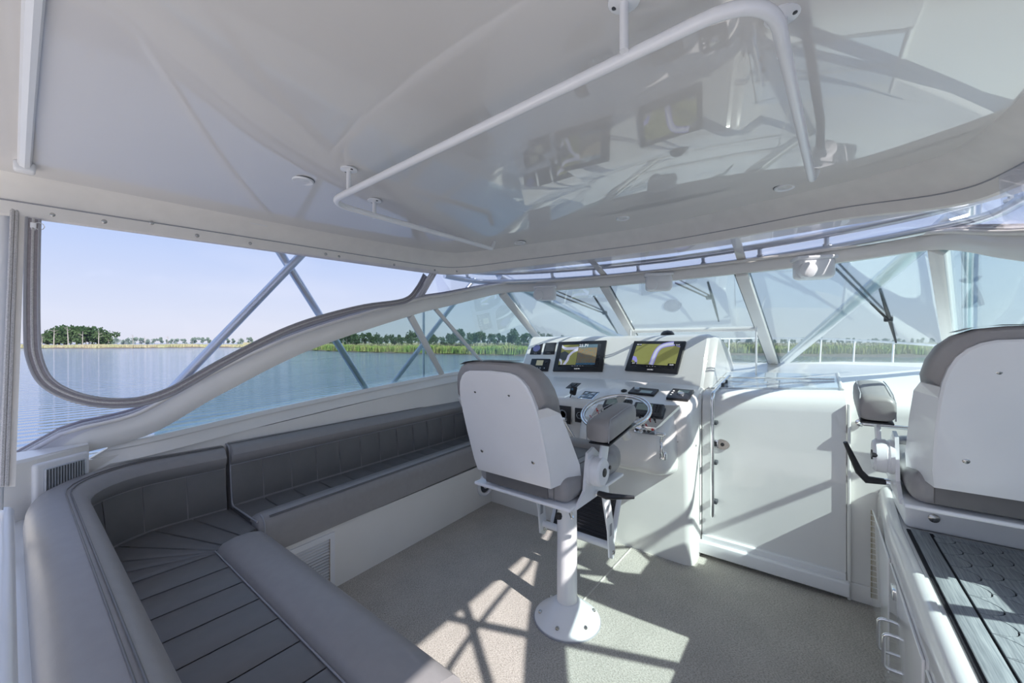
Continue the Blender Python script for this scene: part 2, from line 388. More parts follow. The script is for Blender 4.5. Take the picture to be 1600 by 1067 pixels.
for s in (-1, 1):
    P = low_p if s < 0 else low_s; S = sill_p if s < 0 else sill_s
    g = lambda L_, f: L_[int(round(f*HN))]
    outw = V((s, 0, .3))
    part('mullion', mullion(g(P, hA), g(S, sA), outw, .05), frame_m, wf)
    part('mullion', mullion(g(P, hB), g(S, sB), outw, .03), frame_m, wf)
    part('corner_mullion', mullion(g(P, hC), g(S, sC), V((s*.6, .7, .3)), .07, .04), frame_m, wf)
    part('mullion', mullion(g(P, hD), g(S, sD), V((0, .6, 1)), .075, .04), frame_m, wf)
nwin = [0]
def window(mb, m, label):
    nwin[0] += 1
    return struct('window_%d' % nwin[0], mb, m, label)
for s, nm in ((-1, 'port'), (1, 'starboard')):
    window(pane(hseg(s, 1, hA), sseg(s, 1, sA)), gl_side, 'teal tinted %s side glass tapering aft under the arch' % nm)
    window(pane(hseg(s, hA, hB), sseg(s, sA, sB)), gl_side, 'teal tinted %s side glass between two slim mullions' % nm)
    window(pane(hseg(s, hB, hC), sseg(s, sB, sC)), gl_side, 'teal tinted %s side glass just aft of the windshield corner' % nm)
    window(pane(hseg(s, hC, hD), sseg(s, sC, sD)), gl_front, 'tinted %s front windshield pane' % nm)
# centre pane with a cross bar (upper opening light + lower fixed light)
T0, T1 = low_p[hD*HN], low_s[hD*HN]; B0, B1 = sill_p[sD*HN], sill_s[sD*HN]
tc_ = low_p[-1]; bc_ = sill_p[-1]
k = .525
m0, m1, mc = T0.lerp(B0, k), T1.lerp(B1, k), tc_.lerp(bc_, k)
window(pane([T0, tc_, T1], [m0, mc, m1]), gl_front, 'tinted centre windshield pane above the cross bar')
window(pane([m0, mc, m1], [B0, bc_, B1]), gl_front, 'low tinted centre windshield pane below the cross bar')
mb = MB(); mb.tube([m0, mc, m1], .028, 8, sq=.7); part('cross_bar', mb, frame_m, wf)
# inner rebates: thin dark gasket along each front pane
for a_, b_ in ((T0, B0), (T1, B1)):
    d = V((-.045 if a_ is T0 else .045, -.012, .012))
    part('gasket', MB().tube([a_+d, b_+d], .004, 6), dark, wf); part('gasket', MB().tube([a_-V((d.x, .012, -.012)), b_-V((d.x, .012, -.012))], .004, 6), dark, wf)

# ------------------------------------------------------------------ hull sides, side deck, foredeck
for s, nm in ((-1, 'port'), (1, 'starboard')):
    sp = sill_p if s < 0 else sill_s
    sp2 = [side(1.90, -.5, .72, s), side(1.90, 0, .80, s)]+sp
    rings = []
    for i, p in enumerate(sp2):
        a_ = V((s, 0, 0)) if p.y < 3.9 else V((s*.5, .7, 0)).normalized() if p.y < 4.33 else V((0, 1, 0))
        zz = p.z
        rings.append([p+a_*(-.045)+V((0, 0, -.085 if p.y < 3.9 else -.05)), p+a_*(-.025)+V((0, 0, -.03)), p+a_*(-.012)+V((0, 0, -.012)), p+a_*.03+V((0, 0, -.015)), p+a_*.05+V((0, 0, -.10)), p+a_*.14+V((0, 0, -.26))])
    mb = MB(); mb.loft(rings, False, False)
    struct('trim_%d' % (1 if s < 0 else 2), mb, gel, 'white moulded %s coaming ledge under the side glass' % nm)
    # interior wall down to the sole
    mb = MB(); X = [side(1.86, y, z, s) for y, z in ((-.5, .9), (1, .97), (2, 1.07), (3.1, 1.16))]
    rings = [[p, V((p.x, p.y, 0)), V((p.x+s*.03, p.y, 0)), p+V((s*.03, 0, 0))] for p in X]; mb.loft(rings)
    struct('wall_%s' % nm, mb, gel, 'white inner %s side wall of the cabin' % nm)
# deck and hull outside
mb = MB(); dk = [(2.22, -1.2, .62), (2.3, 0, .66), (2.32, 1.5, .72), (2.28, 3, .82), (2.15, 4.6, .93), (1.85, 6.2, 1.0), (1.2, 8, 1.03), (.5, 9.3, 1.05), (.03, 9.9, 1.06)]
dp_, ds_ = cat([side(*q) for q in dk], 5), cat([side(*q, 1) for q in dk], 5)
rim = dp_+ds_[::-1]
def lowr(P, kx, z): return [V((CL+(p.x-CL)*kx, p.y*.94 if p.y > 5 else p.y, z)) for p in P]
mb.loft([rim, lowr(rim, .98, .3), lowr(rim, .9, -1.0), lowr(rim, .8, -1.6)], False, False)
nd = len(dp_)
for i in range(nd-1):
    a_, b_, c_, d_ = dp_[i], dp_[i+1], ds_[i+1], ds_[i]
    if a_.y < 4.3:
        for (p, q, s) in ((a_, b_, -1), (d_, c_, 1)):
            mb.add([p, q, V((CL+s*1.88, q.y, q.z+.02)), V((CL+s*1.88, p.y, p.z+.02))], [(0, 1, 2, 3)])
    else:
        cr1, cr2 = max(0, .16*(1-(a_.y-4.3)/5)), max(0, .16*(1-(b_.y-4.3)/5))
        la_ = [a_.lerp(d_, f)+V((0, 0, cr1*math.sin(PI*f)**.5)) for f in (0, .12, .3, .5, .7, .88, 1)]; lb_ = [b_.lerp(c_, f)+V((0, 0, cr2*math.sin(PI*f)**.5)) for f in (0, .12, .3, .5, .7, .88, 1)]
        mb.loft([la_, lb_], False, False)
solo('boat_hull', mb, hull_m, 'white hull, side decks and foredeck of the boat', 'boat hull', kind='structure')
# foredeck bow rail
rc = [(2.12, 4.9, 1.44), (1.95, 5.7, 1.46), (1.55, 7.0, 1.51), (.95, 8.35, 1.56), (.3, 9.3, 1.58), (0, 9.45, 1.585)]
br_ = cat([side(*q) for q in rc], 5); bs_ = cat([side(*q, 1) for q in rc], 5); rl = br_+bs_[-2::-1]
rail = thing('bow_rail', (CL, 7, 1), 'slim white metal bow rail with slanted stanchions on the foredeck', 'railing')
mb = MB(); mb.tube([rl[0]+V((0, -.25, -.5)), rl[0]+V((0, -.1, -.1))]+rl+[rl[-1]+V((0, -.1, -.1)), rl[-1]+V((0, -.25, -.5))], .0125, 8); part('top_rail', mb, powder, rail)
for P in (br_, bs_):
    for f in (.17, .36, .53, .70, .87):
        p = at(P, f); q = V((CL+(p.x-CL)*.97, p.y-.25, p.z-.55)); part('stanchion', MB().tube([p, q], .011, 8), powder, rail)

# ------------------------------------------------------------------ aluminium tower tubes outside
tw = thing('tower_frame', (CL, 2, .7), 'polished aluminium pipework carrying the hardtop outside the glass', 'pipe frame')
def tb(pts, r=.024, lab=None, n='tube'): return part(n, MB().tube(pts, r, 12), alu, tw, lab)
for s in (-1, 1):
    m = lambda p: p if s < 0 else V((2*CL-p.x, p.y, p.z))
    a1 = PX(437, 393, -2.60); b1 = PX(571, 606, -2.82); c1 = PX(468, 401, -2.56); d1 = PX(190, 690, -2.83)
    tb([m(a1+(a1-b1)*.06), m(b1), m(b1+(b1-a1)*.3)]); tb([m(c1+(c1-d1)*.04), m(d1), m(d1+(d1-c1)*.2)])
    e1 = PX(702, 484, -2.68); f1 = PX(612, 602, -2.84); g1 = PX(742, 436, -2.58)
    tb([m(g1), m(e1), m(f1), m(f1+(f1-e1)*.3)], .02)
    tb([m(PX(662, 486, -2.86)), m(PX(662, 590, -2.86)-V((0, 0, .3)))], .012, 'slim upright rod')
    tb([m(V((-2.385, 2.80, 2.20))), m(V((-2.47, 3.25, 1.90))), m(V((-2.57, 3.74, 1.57))), m(V((-2.80, 4.45, 1.05)))], .032)
    tb([m(V((-2.34, 2.82, 2.12))), m(V((-1.54, 4.96, 1.30))), m(V((-1.50, 5.02, 1.16)))], .042)
railc = [(1.54, 2.22, 2.055), (1.53, 2.40, 2.052), (1.46, 2.66, 2.050), (1.05, 2.93, 2.055), (.5, 3.12, 2.062), (0, 3.18, 2.064)]
for dz, dy, r in ((0, 0, .022), (.080, -.03, .023)):
    P = cat([side(a_, b_+dy, c_+dz) for a_, b_, c_ in railc], 5); Q = cat([side(a_, b_+dy, c_+dz, 1) for a_, b_, c_ in railc], 5)
    part('ring_rail', MB().tube(P+Q[-2::-1], r, 10), alu, tw)
    if dz == 0: RP, RQ = P, Q
for P in (RP, RQ):
    for f in (.13, .52, .70, .88):
        p = at(P, f); mb = MB(); mb.tube([p, p+V((0, -.03, .085))], .014, 8); mb.tube([p+V((0, 0, .018)), p+V((0, 0, .028))], .022, 8); part('rail_post', mb, alu, tw)

# ------------------------------------------------------------------ clear vinyl curtains
cpn = V((1, 0, .357)).normalized(); cpp = V((-2.4, 0, 1.98))     # port curtain plane
def CU(u, v, o=0): p = PP(u, v, cpp+cpn*o, cpn); return p
def curtain(s, nm):
    m = lambda p: p if s < 0 else V((2*CL-p.x, p.y, p.z))
    cu = thing('enclosure_curtain', m(V((-2.6, 1, 1.0))), 'clear vinyl %s curtain with a curved grey zipper%s' % (nm, ', nearest the settee' if s < 0 else ', behind the companion chair'), 'curtain')
    # clear panel: from hardtop edge down to header arch
    top = [V((-2.395, .03, 1.985)), V((-2.375, .9, 2.012)), V((-2.33, 1.6, 2.037)), V((-2.275, 2.0, 2.046))]
    bot = [V((-2.77, .02, .97))]+[p+V((0, 0, .05)) for p in low_p[4:HN*5+2]]
    mb = pane([m(p) for p in top], [m(p) for p in bot], 30, .001); part('clear_panel', mb, vin, cu)
    z = [(52, 342), (50, 430), (50, 520), (54, 560), (72, 596), (110, 618), (160, 629), (215, 628), (262, 614), (300, 594), (360, 560), (440, 520), (500, 498), (570, 480), (632, 470), (652, 452), (664, 430)]
    P = cat([m(CU(u, v, .012)) for u, v in z], 5)
    mb = MB(); mb.sweep(P, [(-.003, -.021), (.003, -.021), (.003, .021), (-.003, .021)], up=V((1, .0, .357)) if s < 0 else V((-1, 0, .357)))
    # band lies in the curtain plane: build as flat strip
    mb = MB(); rings = []
    nn = cpn if s < 0 else V((-cpn.x, 0, cpn.z))
    for i, p in enumerate(P):
        tg = (P[min(i+1, len(P)-1)]-P[max(i-1, 0)]).normalized(); sd_ = tg.cross(nn).normalized()
        rings.append([p+sd_*.020, p+sd_*.020+nn*.003, p-sd_*.020+nn*.003, p-sd_*.020])
    mb.loft(rings); part('zipper_tape', mb, zipg, cu)
    for k, mm, r in ((-.016, pipe_m, .0045), (.016, pipe_m, .0045), (0, zipl, .004)):
        Q = []
        for i, p in enumerate(P):
            tg = (P[min(i+1, len(P)-1)]-P[max(i-1, 0)]).normalized(); sd_ = tg.cross(nn).normalized(); Q.append(p+sd_*k+nn*.004)
        part('zipper_teeth' if mm is zipl else 'piping', MB().tube(Q, r, 6), mm, cu)
    # aft leech: white vinyl strip with a zipper, and its forward edge strip
    mb = MB(); A = [m(CU(22, 318, .01)), m(CU(-4, 760, .01))]; B = [m(CU(40, 322, .01)), m(CU(24, 760, .01))]
    mb = pane([A[0], B[0]], [A[1], B[1]], 4, .006); part('edge_strip', mb, vinylw, cu)
    mb = MB(); mb.tube([m(CU(20, 318, .018)), m(CU(2, 760, .018))], .006, 6); mb.tube([m(CU(27, 318, .018)), m(CU(10, 760, .018))], .005, 6); part('edge_zipper', mb, zipl, cu)
    # forward leech at the corner
    a_, b_ = m(PX(688, 408, -2.32)), m(PX(652, 470, -2.40))
    mb = MB()
    for dx, r in ((0, .012), (.022, .010), (-.022, .010)): mb.tube([a_+V((0, dx, 0)), b_+V((0, dx, 0))], r, 8)
    part('corner_leech', mb, vinylw, cu)
    # zipper pulls
    for (u, v) in ((52, 352),):
        p = m(CU(u, v, .02)); mb = MB(); mb.rbox(p, (.006, .016, .022), .003); mb.rbox(p-V((0, 0, .026)), (.004, .012, .034), .003); mb.tube([p+V((0, .014, .0))+V((0, math.cos(t_)*.014, math.sin(t_)*.014)) for t_ in [k*PI/4 for k in range(9)]], .0015, 6)
        part('zipper_pull', mb, powder, cu)
    return cu
curtain(-1, 'port'); curtain(1, 'starboard')
# front curtain above the windshield
fc = thing('front_curtain', (CL, 2.9, 2.0), 'clear vinyl strip between the windshield header and the hardtop', 'curtain')
top = [p for p in edge if p.y > 1.98]; hd2 = [p+V((0, -.0, .09)) for p in header[HN*5-2:len(header)-HN*5+2]]
mb = pane([p+V((0, 0, .004)) for p in top], hd2, 40, .001); part('clear_panel', mb, vin, fc)
for s, wt in ((-1, .47), (1, .47)):
    t0 = min(top, key=lambda p: abs(p.x-(CL+s*wt))); b0 = min(hd2, key=lambda p: abs(p.x-(CL+s*.5)))
    mb = mullion(t0+V((0, 0, .03)), b0, V((0, 1, .3)), .055, .012); part('vertical_strap', mb, vinylw, fc)
# aft post (fixed) and drop curtain bundle on the port side
mb = MB(); a_ = CU(6, 250, -.03); b_ = CU(-12, 800, -.03)
mb.tube([a_, b_], .022, 10); 
post = thing('aft_post', b_, 'white aft support post at the far left, partly under the vinyl curtain', 'post')
part('post_tube', mb, powder, post)
p = PT(8, 255, 1.5); mb = MB(); mb.rbox((0, 0, 0), (.035, .02, .045), .006, Matrix.Translation(p) @ Matrix.Rotation(.7, 4, 'X')); part('post_fitting', mb, powder, post)

# ================================================================== forward bulkhead, dash top, door
YD = 3.03
mb = MB()
prof = [(3.03, 0), (3.03, 1.03), (3.035, 1.07), (3.055, 1.105), (3.09, 1.13), (3.15, 1.145), (3.5, 1.19), (4.0, 1.235), (4.30, 1.255), (4.36, 1.285)]
def bulk(x0, x1, lift0=0, lift1=0):
    m = MB(); m.loft([[V((x0, y, z+(lift0 if z > 1 else 0))) for y, z in prof], [V((x1, y, z+(lift1 if z > 1 else 0))) for y, z in prof]], False, False); return m
b1 = bulk(-2.78, -.66); b2 = bulk(-.66, .155, 0, .05); b3 = bulk(.155, .98, .05, .06)
struct('wall_forward', MB().add(b1.v, b1.f).add(b2.v, b2.f).add(b3.v, b3.f), gel, 'white moulded forward bulkhead rolling over into the dash top')
# dash sides filling to the sills
for s in (-1, 1):
    mb = MB(); x = CL+s*1.60
    mb.loft([[V((CL+s*1.55, y, z-.004)) for y, z in prof[5:]], [V((CL+s*1.92, y, z+(.02))) for y, z in ((3.0, 1.13), (3.4, 1.18), (3.7, 1.2), (3.9, 1.22), (4.1, 1.23))]], False, False)
    struct('trim_%d' % (3 if s < 0 else 4), mb, gel, 'white dash side ledge running to the %s glass' % ('port' if s < 0 else 'starboard'))
mb = MB(); mb.loft([[side(w_, y, 1.292) for w_, y in ((1.72, 4.18), (1.55, 4.27), (1.1, 4.32), (0, 4.37))]+[side(w_, y, 1.292, 1) for w_, y in ((1.1, 4.32), (1.55, 4.27), (1.72, 4.18))],
    [side(w_, y, 1.24) for w_, y in ((1.70, 4.12), (1.53, 4.21), (1.08, 4.26), (0, 4.31))]+[side(w_, y, 1.24, 1) for w_, y in ((1.08, 4.26), (1.53, 4.21), (1.70, 4.12))]], False, False)
struct('trim_5', mb, frame_m, 'white raised sill below the front windshield panes')
# companionway door
door = thing('companionway_door', (-.25, YD-.02, 0), 'glossy white companionway door right of the helm console', 'door', kind='structure')
mb = MB(); x0, x1 = -.635, .140
pd = [(3.012, .11), (3.012, 1.03), (3.018, 1.075), (3.04, 1.115), (3.08, 1.142), (3.14, 1.158), (3.14, 1.145), (3.06, 1.11), (3.03, 1.03), (3.03, .11)]
bm_r = []
for x, l in ((x0, 0), (x1, .05)): bm_r.append([V((x, y, z+(l if z > 1 else 0))) for y, z in pd])
mb.loft(bm_r); part('door_panel', mb, door_m, door)
mb = MB(); mb.rbox(((x0+x1)/2, 2.985, .07), (x1-x0+.03, .05, .085), .01); mb.rbox(((x0+x1)/2, 3.005, .125), (x1-x0, .03, .05), .006); part('kick_rail', mb, powder, door)
mb = MB(); mb.rbox((x1+.012, 3.012, .57), (.016, .03, 1.14), .004); part('edge_frame', mb, frame_m, door)
mb = MB(); mb.rbox((x0-.012, 3.012, .57), (.010, .03, 1.14), .004); part('edge_frame', mb, frame_m, door)
for (u, v) in ((1101, 848), (1199, 877), (1317, 911), (1236, 892), (1297, 915)):
    p = PY(u, v, 2.985); part('screw', screw(p, (0, -1, 0), .005), steel, door)
p = PY(1127, 694, 3.01)
mb = MB(); mb.prism([(math.cos(t_)*(.052 if math.cos(t_) > 0 else .03), math.sin(t_)*.035) for t_ in [k*PI/10 for k in range(20)]], .006, frame(p+V((.0, 0, 0)), (1, 0, 0), (0, 0, 1))); lt = part('latch_plate', mb, steel, door)
mb = MB(); mb.rbox(p+V((-.035, -.009, 0)), (.035, .014, .055), .004); part('latch_bolt', mb, chrome, lt)
mb = MB(); mb.box(p+V((-.033, -.017, 0)), (.018, .002, .034)); part('latch_slot', mb, black, lt)
mb = MB(); mb.lathe([(.012, 0), (.012, .004), (.0001, .005)], frame(p+V((.008, -.004, 0)), (1, 0, 0), (0, 0, 1)), 16); part('lock_barrel', mb, black, lt)
# sliding hatch over the door, reflecting the windscreen
hatch = thing('companionway_hatch', (-.25, 3.5, 1.2), 'pale translucent sliding hatch lid above the companionway door', 'hatch')
mb = MB(); mb.loft([[V((-.60, 3.16, 1.170)), V((-.60, 3.80, 1.247)), V((-.60, 3.80, 1.232)), V((-.60, 3.16, 1.152))], [V((.11, 3.16, 1.219)), V((.11, 3.80, 1.262)), V((.11, 3.80, 1.247)), V((.11, 3.16, 1.20))]])
part('lid', mb, mat('pale_hatch_acrylic', (.70, .76, .82), .08, coat=1, noise=.02), hatch)
mb = MB()
for x, l in ((-.615, 0), (.128, .045)): part('hatch_rail', MB().tube([V((x, 3.13, 1.165+l)), V((x, 3.82, 1.25+l*.4))], .009, 8), frame_m, hatch)
mb = MB(); mb.tube([V((-.6, 3.47, 1.222)), V((.1, 3.47, 1.248))], .006, 6); part('hatch_joint', mb, frame_m, hatch)
# sticker at the door's foot
p = PY(1104, 838, 3.008); mb = MB(); mb.box(p, (.028, .001, .022)); st = part('sticker', mb, mat('sticker_silver', (.62, .64, .68), .4, noise=.1), door)
# chrome grab rail at console edge
gr = thing('door_grab_rail', PY(1110, 800, 2.96), 'bent chrome grab rail on the hinge side of the companionway door', 'grab rail')
q1 = PY(1113, 808, 2.96); q2 = PY(1112, 618, 2.96); q2.z = 1.135
mb = MB(); mb.tube(fillet([q1+V((0, .04, 0)), q1+V((0, 0, .0)), V((q1.x, 2.96, 1.15)), V((q1.x+.02, 3.50, 1.235)), V((q1.x+.02, 3.52, 1.20))], .05), .0125, 12); part('tube', mb, chrome, gr)
for (u, v) in ((1117, 660), (1117, 722), (1117, 783)):
    p = PY(u, v, 2.985); part('standoff', MB().rbox(p, (.035, .05, .026), .006), dark, gr)
for y in (3.22, 3.34): part('standoff', MB().rbox((q1.x+.022, y, 1.178+(y-3.2)*.12), (.022, .04, .045), .006), dark, gr)
# starboard grab handle on the bulkhead
gh = thing('bulkhead_handle', PY(1345, 662, 3.0), 'short chrome grab handle on the white bulkhead left of the companion chair', 'handle')
p = PY(1345, 662, 2.98); mb = MB(); mb.tube(fillet([p+V((0, .05, 0)), p, p+V((.42, 0, .0)), p+V((.42, .05, 0))], .02), .011, 12); part('bar', mb, chrome, gh)
mb = MB(); mb.lathe([(.022, 0), (.022, .006), (.012, .01)], frame(p+V((0, .045, 0)), (1, 0, 0), (0, 0, 1)), 16); part('flange', mb, chrome, gh)
# baseboard strips on the bulkhead by the cabinet
mb = MB(); mb.rbox((.235, 3.02, .05), (.16, .02, .10), .004); struct('baseboard_forward', mb, frame_m, 'low white baseboard right of the companionway door')
# thin dash support rods
for s in (-1, 1):
    x = CL+s*.52
    rd = thing('windshield_support_rod', (x, 3.7, 1.21), 'thin white rod standing on the dash %s' % ('behind the helm screens' if s < 0 else 'right of the helm console'), 'rod')
    part('rod', MB().tube([(x, 3.7, 1.21), (x, 3.7, 1.69)], .007, 8), powder, rd); part('foot', MB().lathe([(.018, 0), (.018, .006), (.008, .012)], Matrix.Translation((x, 3.7, 1.212)), 14), powder, rd)
    part('tip', MB().rbox((x, 3.7, 1.70), (.022, .022, .03), .005), powder, rd)

# ================================================================== helm console
con = thing('helm_console', (-1.5, 2.95, 0), 'white moulded helm console with a raised screen pod', 'console')
TL = V((-2.36, 3.38, 1.56)); TC = V((-1.48, 3.52, 1.56)); TR = V((-.66, 3.40, 1.565)); BL = V((-2.36, 3.15, 1.165)); BC = V((-1.48, 3.27, 1.17)); BR = V((-.66, 3.15, 1.175))
# pod (rings from port to starboard in the YZ profile)
def podring(t_, b_, dx=0, sh=0):
    t2 = t_+V((dx, 0, 0)); b2 = b_+V((dx, 0, 0))
    u = (t2-b2).normalized()
    r = [b2+V((0, 0, -.06)), b2, t2-u*.03-V((0, -sh, 0)), t2+V((0, .012, -.006)), t2+V((0, .05, .002)), t2+V((0, .14, -.02)), V((t2.x, 3.95, 1.44)), V((t2.x, 4.18, 1.28)), V((t2.x, 4.2, 1.15)), V((t2.x, b2.y, 1.10))]
    return r
rs = [podring(TL, BL, 0)]
rs.append(podring(TL.lerp(TC, .5), BL.lerp(BC, .5))); rs.append(podring(TC, BC)); rs.append(podring(TC.lerp(TR, .5), BC.lerp(BR, .5)))
rs.append(podring(TR, BR, -.02)); e_ = podring(TR, BR, 0)
cen = V((0, 3.7, 1.3)); e_ = [V((p.x, p.y+(cen.y-p.y)*.03, p.z+(cen.z-p.z)*.04)) for p in e_]; rs.append(e_)
rs0 = [V((p.x-.02, p.y+(cen.y-p.y)*.03, p.z+(cen.z-p.z)*.04)) for p in podring(TL, BL)]
mb = MB(); mb.loft([rs0]+rs); part('screen_pod', mb, gel, con, ang=30)
# raised right fairing (rounded outer cheek of the pod)
mb = MB()
ch = []
for x, k_ in ((-.665, 0), (-.63, .02), (-.605, .07)):
    ch.append([V((x, p.y+(cen.y-p.y)*k_, p.z+(cen.z-p.z)*k_)) for p in e_])
mb.loft(ch); part('pod_cheek', mb, gel, con)
# body: dash + lower body
LIP = [(3.15, 1.175), (2.76, 1.055), (2.725, 1.038), (2.705, 1.005), (2.70, .97)]
bodyp = [(3.3, 1.175)]+LIP+[(2.735, .60), (2.79, .0), (3.05, 0), (3.3, .0)]
mb = MB(); rings = []
for x, k_ in ((-2.42, .0), (-2.35, 0), (-.70, 0), (-.668, .012), (-.65, .035), (-.645, .07)):
    rings.append([V((x, min(3.3, y+k_*(1 if y < 3 else 0)), z-(k_*.6 if z > .9 else 0))) for y, z in bodyp])
mb.loft(rings); part('body', mb, gel, con)
# steering bulge
mb = MB(); rg = []
bp_ = [(2.76, 1.052), (2.66, 1.03), (2.56, .955), (2.51, .90), (2.49, .80), (2.50, .70), (2.53, .655), (2.60, .63), (2.76, .60)]
for x, k_ in ((-1.40, 1), (-1.385, .55), (-1.36, .2), (-1.32, .05), (-1.27, 0), (-.86, 0), (-.80, .05), (-.76, .2), (-.735, .55), (-.72, 1)):
    rg.append([V((x, y+(2.76-y)*k_, z+(.83-z)*k_*.25)) for y, z in bp_])
mb.loft(rg); part('steering_bulge', mb, gel, con, ang=60)
part('screw', screw(PX(1059, 690, -.70) if False else PY(1059, 690, 2.715), (0, -1, 0), .007), steel, con)
part('screw', screw(V((-.643, 2.86, .80)), (1, 0, 0), .007), steel, con)
cp = thing('compass', V((-.98, 3.66, 1.56)), 'small black domed compass peeking above the right helm screen', 'compass')
p = PY(1043, 520, 3.56); part('dome', MB().lathe([(.062, -.03), (.060, .0), (.052, .02), (.035, .036), (.0001, .044)], Matrix.Translation(p+V((0, 0, -.02))), 20), black, cp); part('ring', MB().lathe([(.075, -.035), (.075, -.015), (.062, -.010)], Matrix.Translation(p+V((0, 0, -.02))), 20), dark, cp)

# panel frames
def plane3(a, b, c): n = (b-a).cross(c-a).normalized(); return a, n
PLr = plane3(BC, BR, TR); PLl = plane3(BL, BC, TC)
def corners(pts, pl): return [PP(u, v, pl[0], pl[1]) for u, v in pts]
def pframe(pts, pl):      # TL TR BR BL pixel corners -> frame centre, width, height
    c = corners(pts, pl); ce = (c[0]+c[1]+c[2]+c[3])/4; x = ((c[1]-c[0])+(c[2]-c[3])); y = ((c[0]-c[3])+(c[1]-c[2]))
    wd = x.length/2; ht = y.length/2; M = frame(ce, x, y)
    if M.col[2].y > 0 and False: pass
    return M, wd, ht
scr_black = mat('screen_black_glass', (.012, .012, .016), .12, coat=.6, noise=.1)
land = mat('screen_land_olive', (.26, .26, .085), .3, emit=(.36, .36, .10), es=.16, noise=.05, nscale=30)
waterc = mat('screen_channel_pale', (.52, .52, .62), .3, emit=(.55, .55, .70), es=.3, noise=.05)
lav = mat('screen_shallow_lavender', (.26, .24, .58), .3, emit=(.28, .26, .60), es=.3, noise=.05)
greyl = mat('screen_dark_marsh', (.10, .115, .12), .3, noise=.1)
whit = mat('screen_white_text', (.8, .8, .8), .4, emit=(.8, .8, .8), es=.4)
son = mat('screen_sonar', (.35, .14, .06), .3, nscale=45, col2=(.10, .16, .22))
# sonar echogram: vertical streaks, orange mass above a blue bed
t = son.node_tree; b = t.nodes['Principled BSDF']; co = t.nodes.new('ShaderNodeTexCoord'); m_ = t.nodes.new('ShaderNodeMapping'); m_.inputs['Scale'].default_value = (260, 1, 60)
n_ = t.nodes.new('ShaderNodeTexNoise'); n_.inputs['Scale'].default_value = 1; n_.inputs['Detail'].default_value = 5
r_ = t.nodes.new('ShaderNodeValToRGB'); L = t.links.new
els = r_.color_ramp.elements; els[0].position = .35; els[0].color = (.10, .22, .30, 1); els[1].position = .62; els[1].color = (.50, .17, .04, 1); q = els.new(.5); q.color = (.34, .30, .16, 1)
L(co.outputs['Object'], m_.inputs[0]); L(m_.outputs[0], n_.inputs['Vector']); L(n_.outputs[0], r_.inputs[0]); L(r_.outputs[0], b.inputs['Base Color'])
sonb = mat('screen_sonar_blue', (.12, .28, .42), .3, noise=.5, nscale=80)
def display(name, pts, pl, label, catg='screen', r=.006, th=.016):
    M, wd, ht = pframe(pts, pl); M = M @ Matrix.Translation((0, 0, 0))
    tt = thing(name, M.translation, label, catg); part('bezel', MB().rbox((0, 0, th/2-.003), (wd, ht, th), r, M), black, tt); return tt, M, wd, ht, th-.003
def poly(M, wd, ht, z, pts, th=.0008):   # pts in 0..1 (x right, y down)
    return MB().prism([((x-.5)*wd, (.5-y)*ht) for x, y in pts][::-1], th, M, z)
def rect(x0, y0, x1, y1): return [(x0, y0), (x1, y0), (x1, y1), (x0, y1)]
# left chartplotter
tt, M, wd, ht, z = display('chartplotter', [(873, 535), (948.5, 533), (942, 581), (865, 581)], PLl, 'left chartplotter, split between a chart and an orange sonar picture', th=.02)
gl_ = part('screen', poly(M, wd, ht, z, rect(.10, .12, .91, .86)), scr_black, tt); z += .0009
part('chart_land', poly(M, wd, ht, z, rect(.10, .13, .455, .80)), land, gl_)
part('chart_marsh', poly(M, wd, ht, z+.0009, [(.10, .40), (.18, .34), (.27, .42), (.30, .60), (.22, .66), (.10, .62)]), greyl, gl_)
rv = cat([(.10, .17, 0), (.17, .25, 0), (.30, .26, 0), (.42, .25, 0), (.455, .24, 0)], 4); riv = lambda P, h: [(p.x, p.y-h) for p in P]+[(p.x, p.y+h) for p in P[::-1]]
part('chart_river', poly(M, wd, ht, z+.0018, riv(rv, .045)), waterc, gl_)
part('chart_river', poly(M, wd, ht, z+.0027, [(.455, .22), (.455, .34), (.36, .42), (.31, .52), (.30, .66), (.25, .80), (.19, .80), (.25, .62), (.26, .50), (.32, .38)]), waterc, gl_)
part('chart_river', poly(M, wd, ht, z+.0018, [(.10, .60), (.14, .62), (.17, .70), (.17, .80), (.145, .80), (.14, .72), (.10, .66)]), waterc, gl_)
part('sonar', poly(M, wd, ht, z, rect(.46, .20, .84, .74)), son, gl_); part('sonar_bed', poly(M, wd, ht, z, rect(.46, .74, .84, .80)), sonb, gl_)
part('sonar_sky', poly(M, wd, ht, z+.0003, rect(.46, .13, .84, .24)), mat('screen_blue_grey', (.16, .24, .30), .3, noise=.1), gl_)
part('depth_number', text_mb('25.71', ht*.13, M @ Matrix.Translation(((.56-.5)*wd, (.5-.17)*ht, z+.002))), whit, gl_)
part('status_text', text_mb('-- -    - -    ---    - --    ---', ht*.035, M @ Matrix.Translation((0, (.5-.835)*ht, z+.001))), whit, gl_)
part('brand_text', text_mb('GARMIN', ht*.045, M @ Matrix.Translation((0, (.5-.93)*ht, z+.0003))), whit, tt)
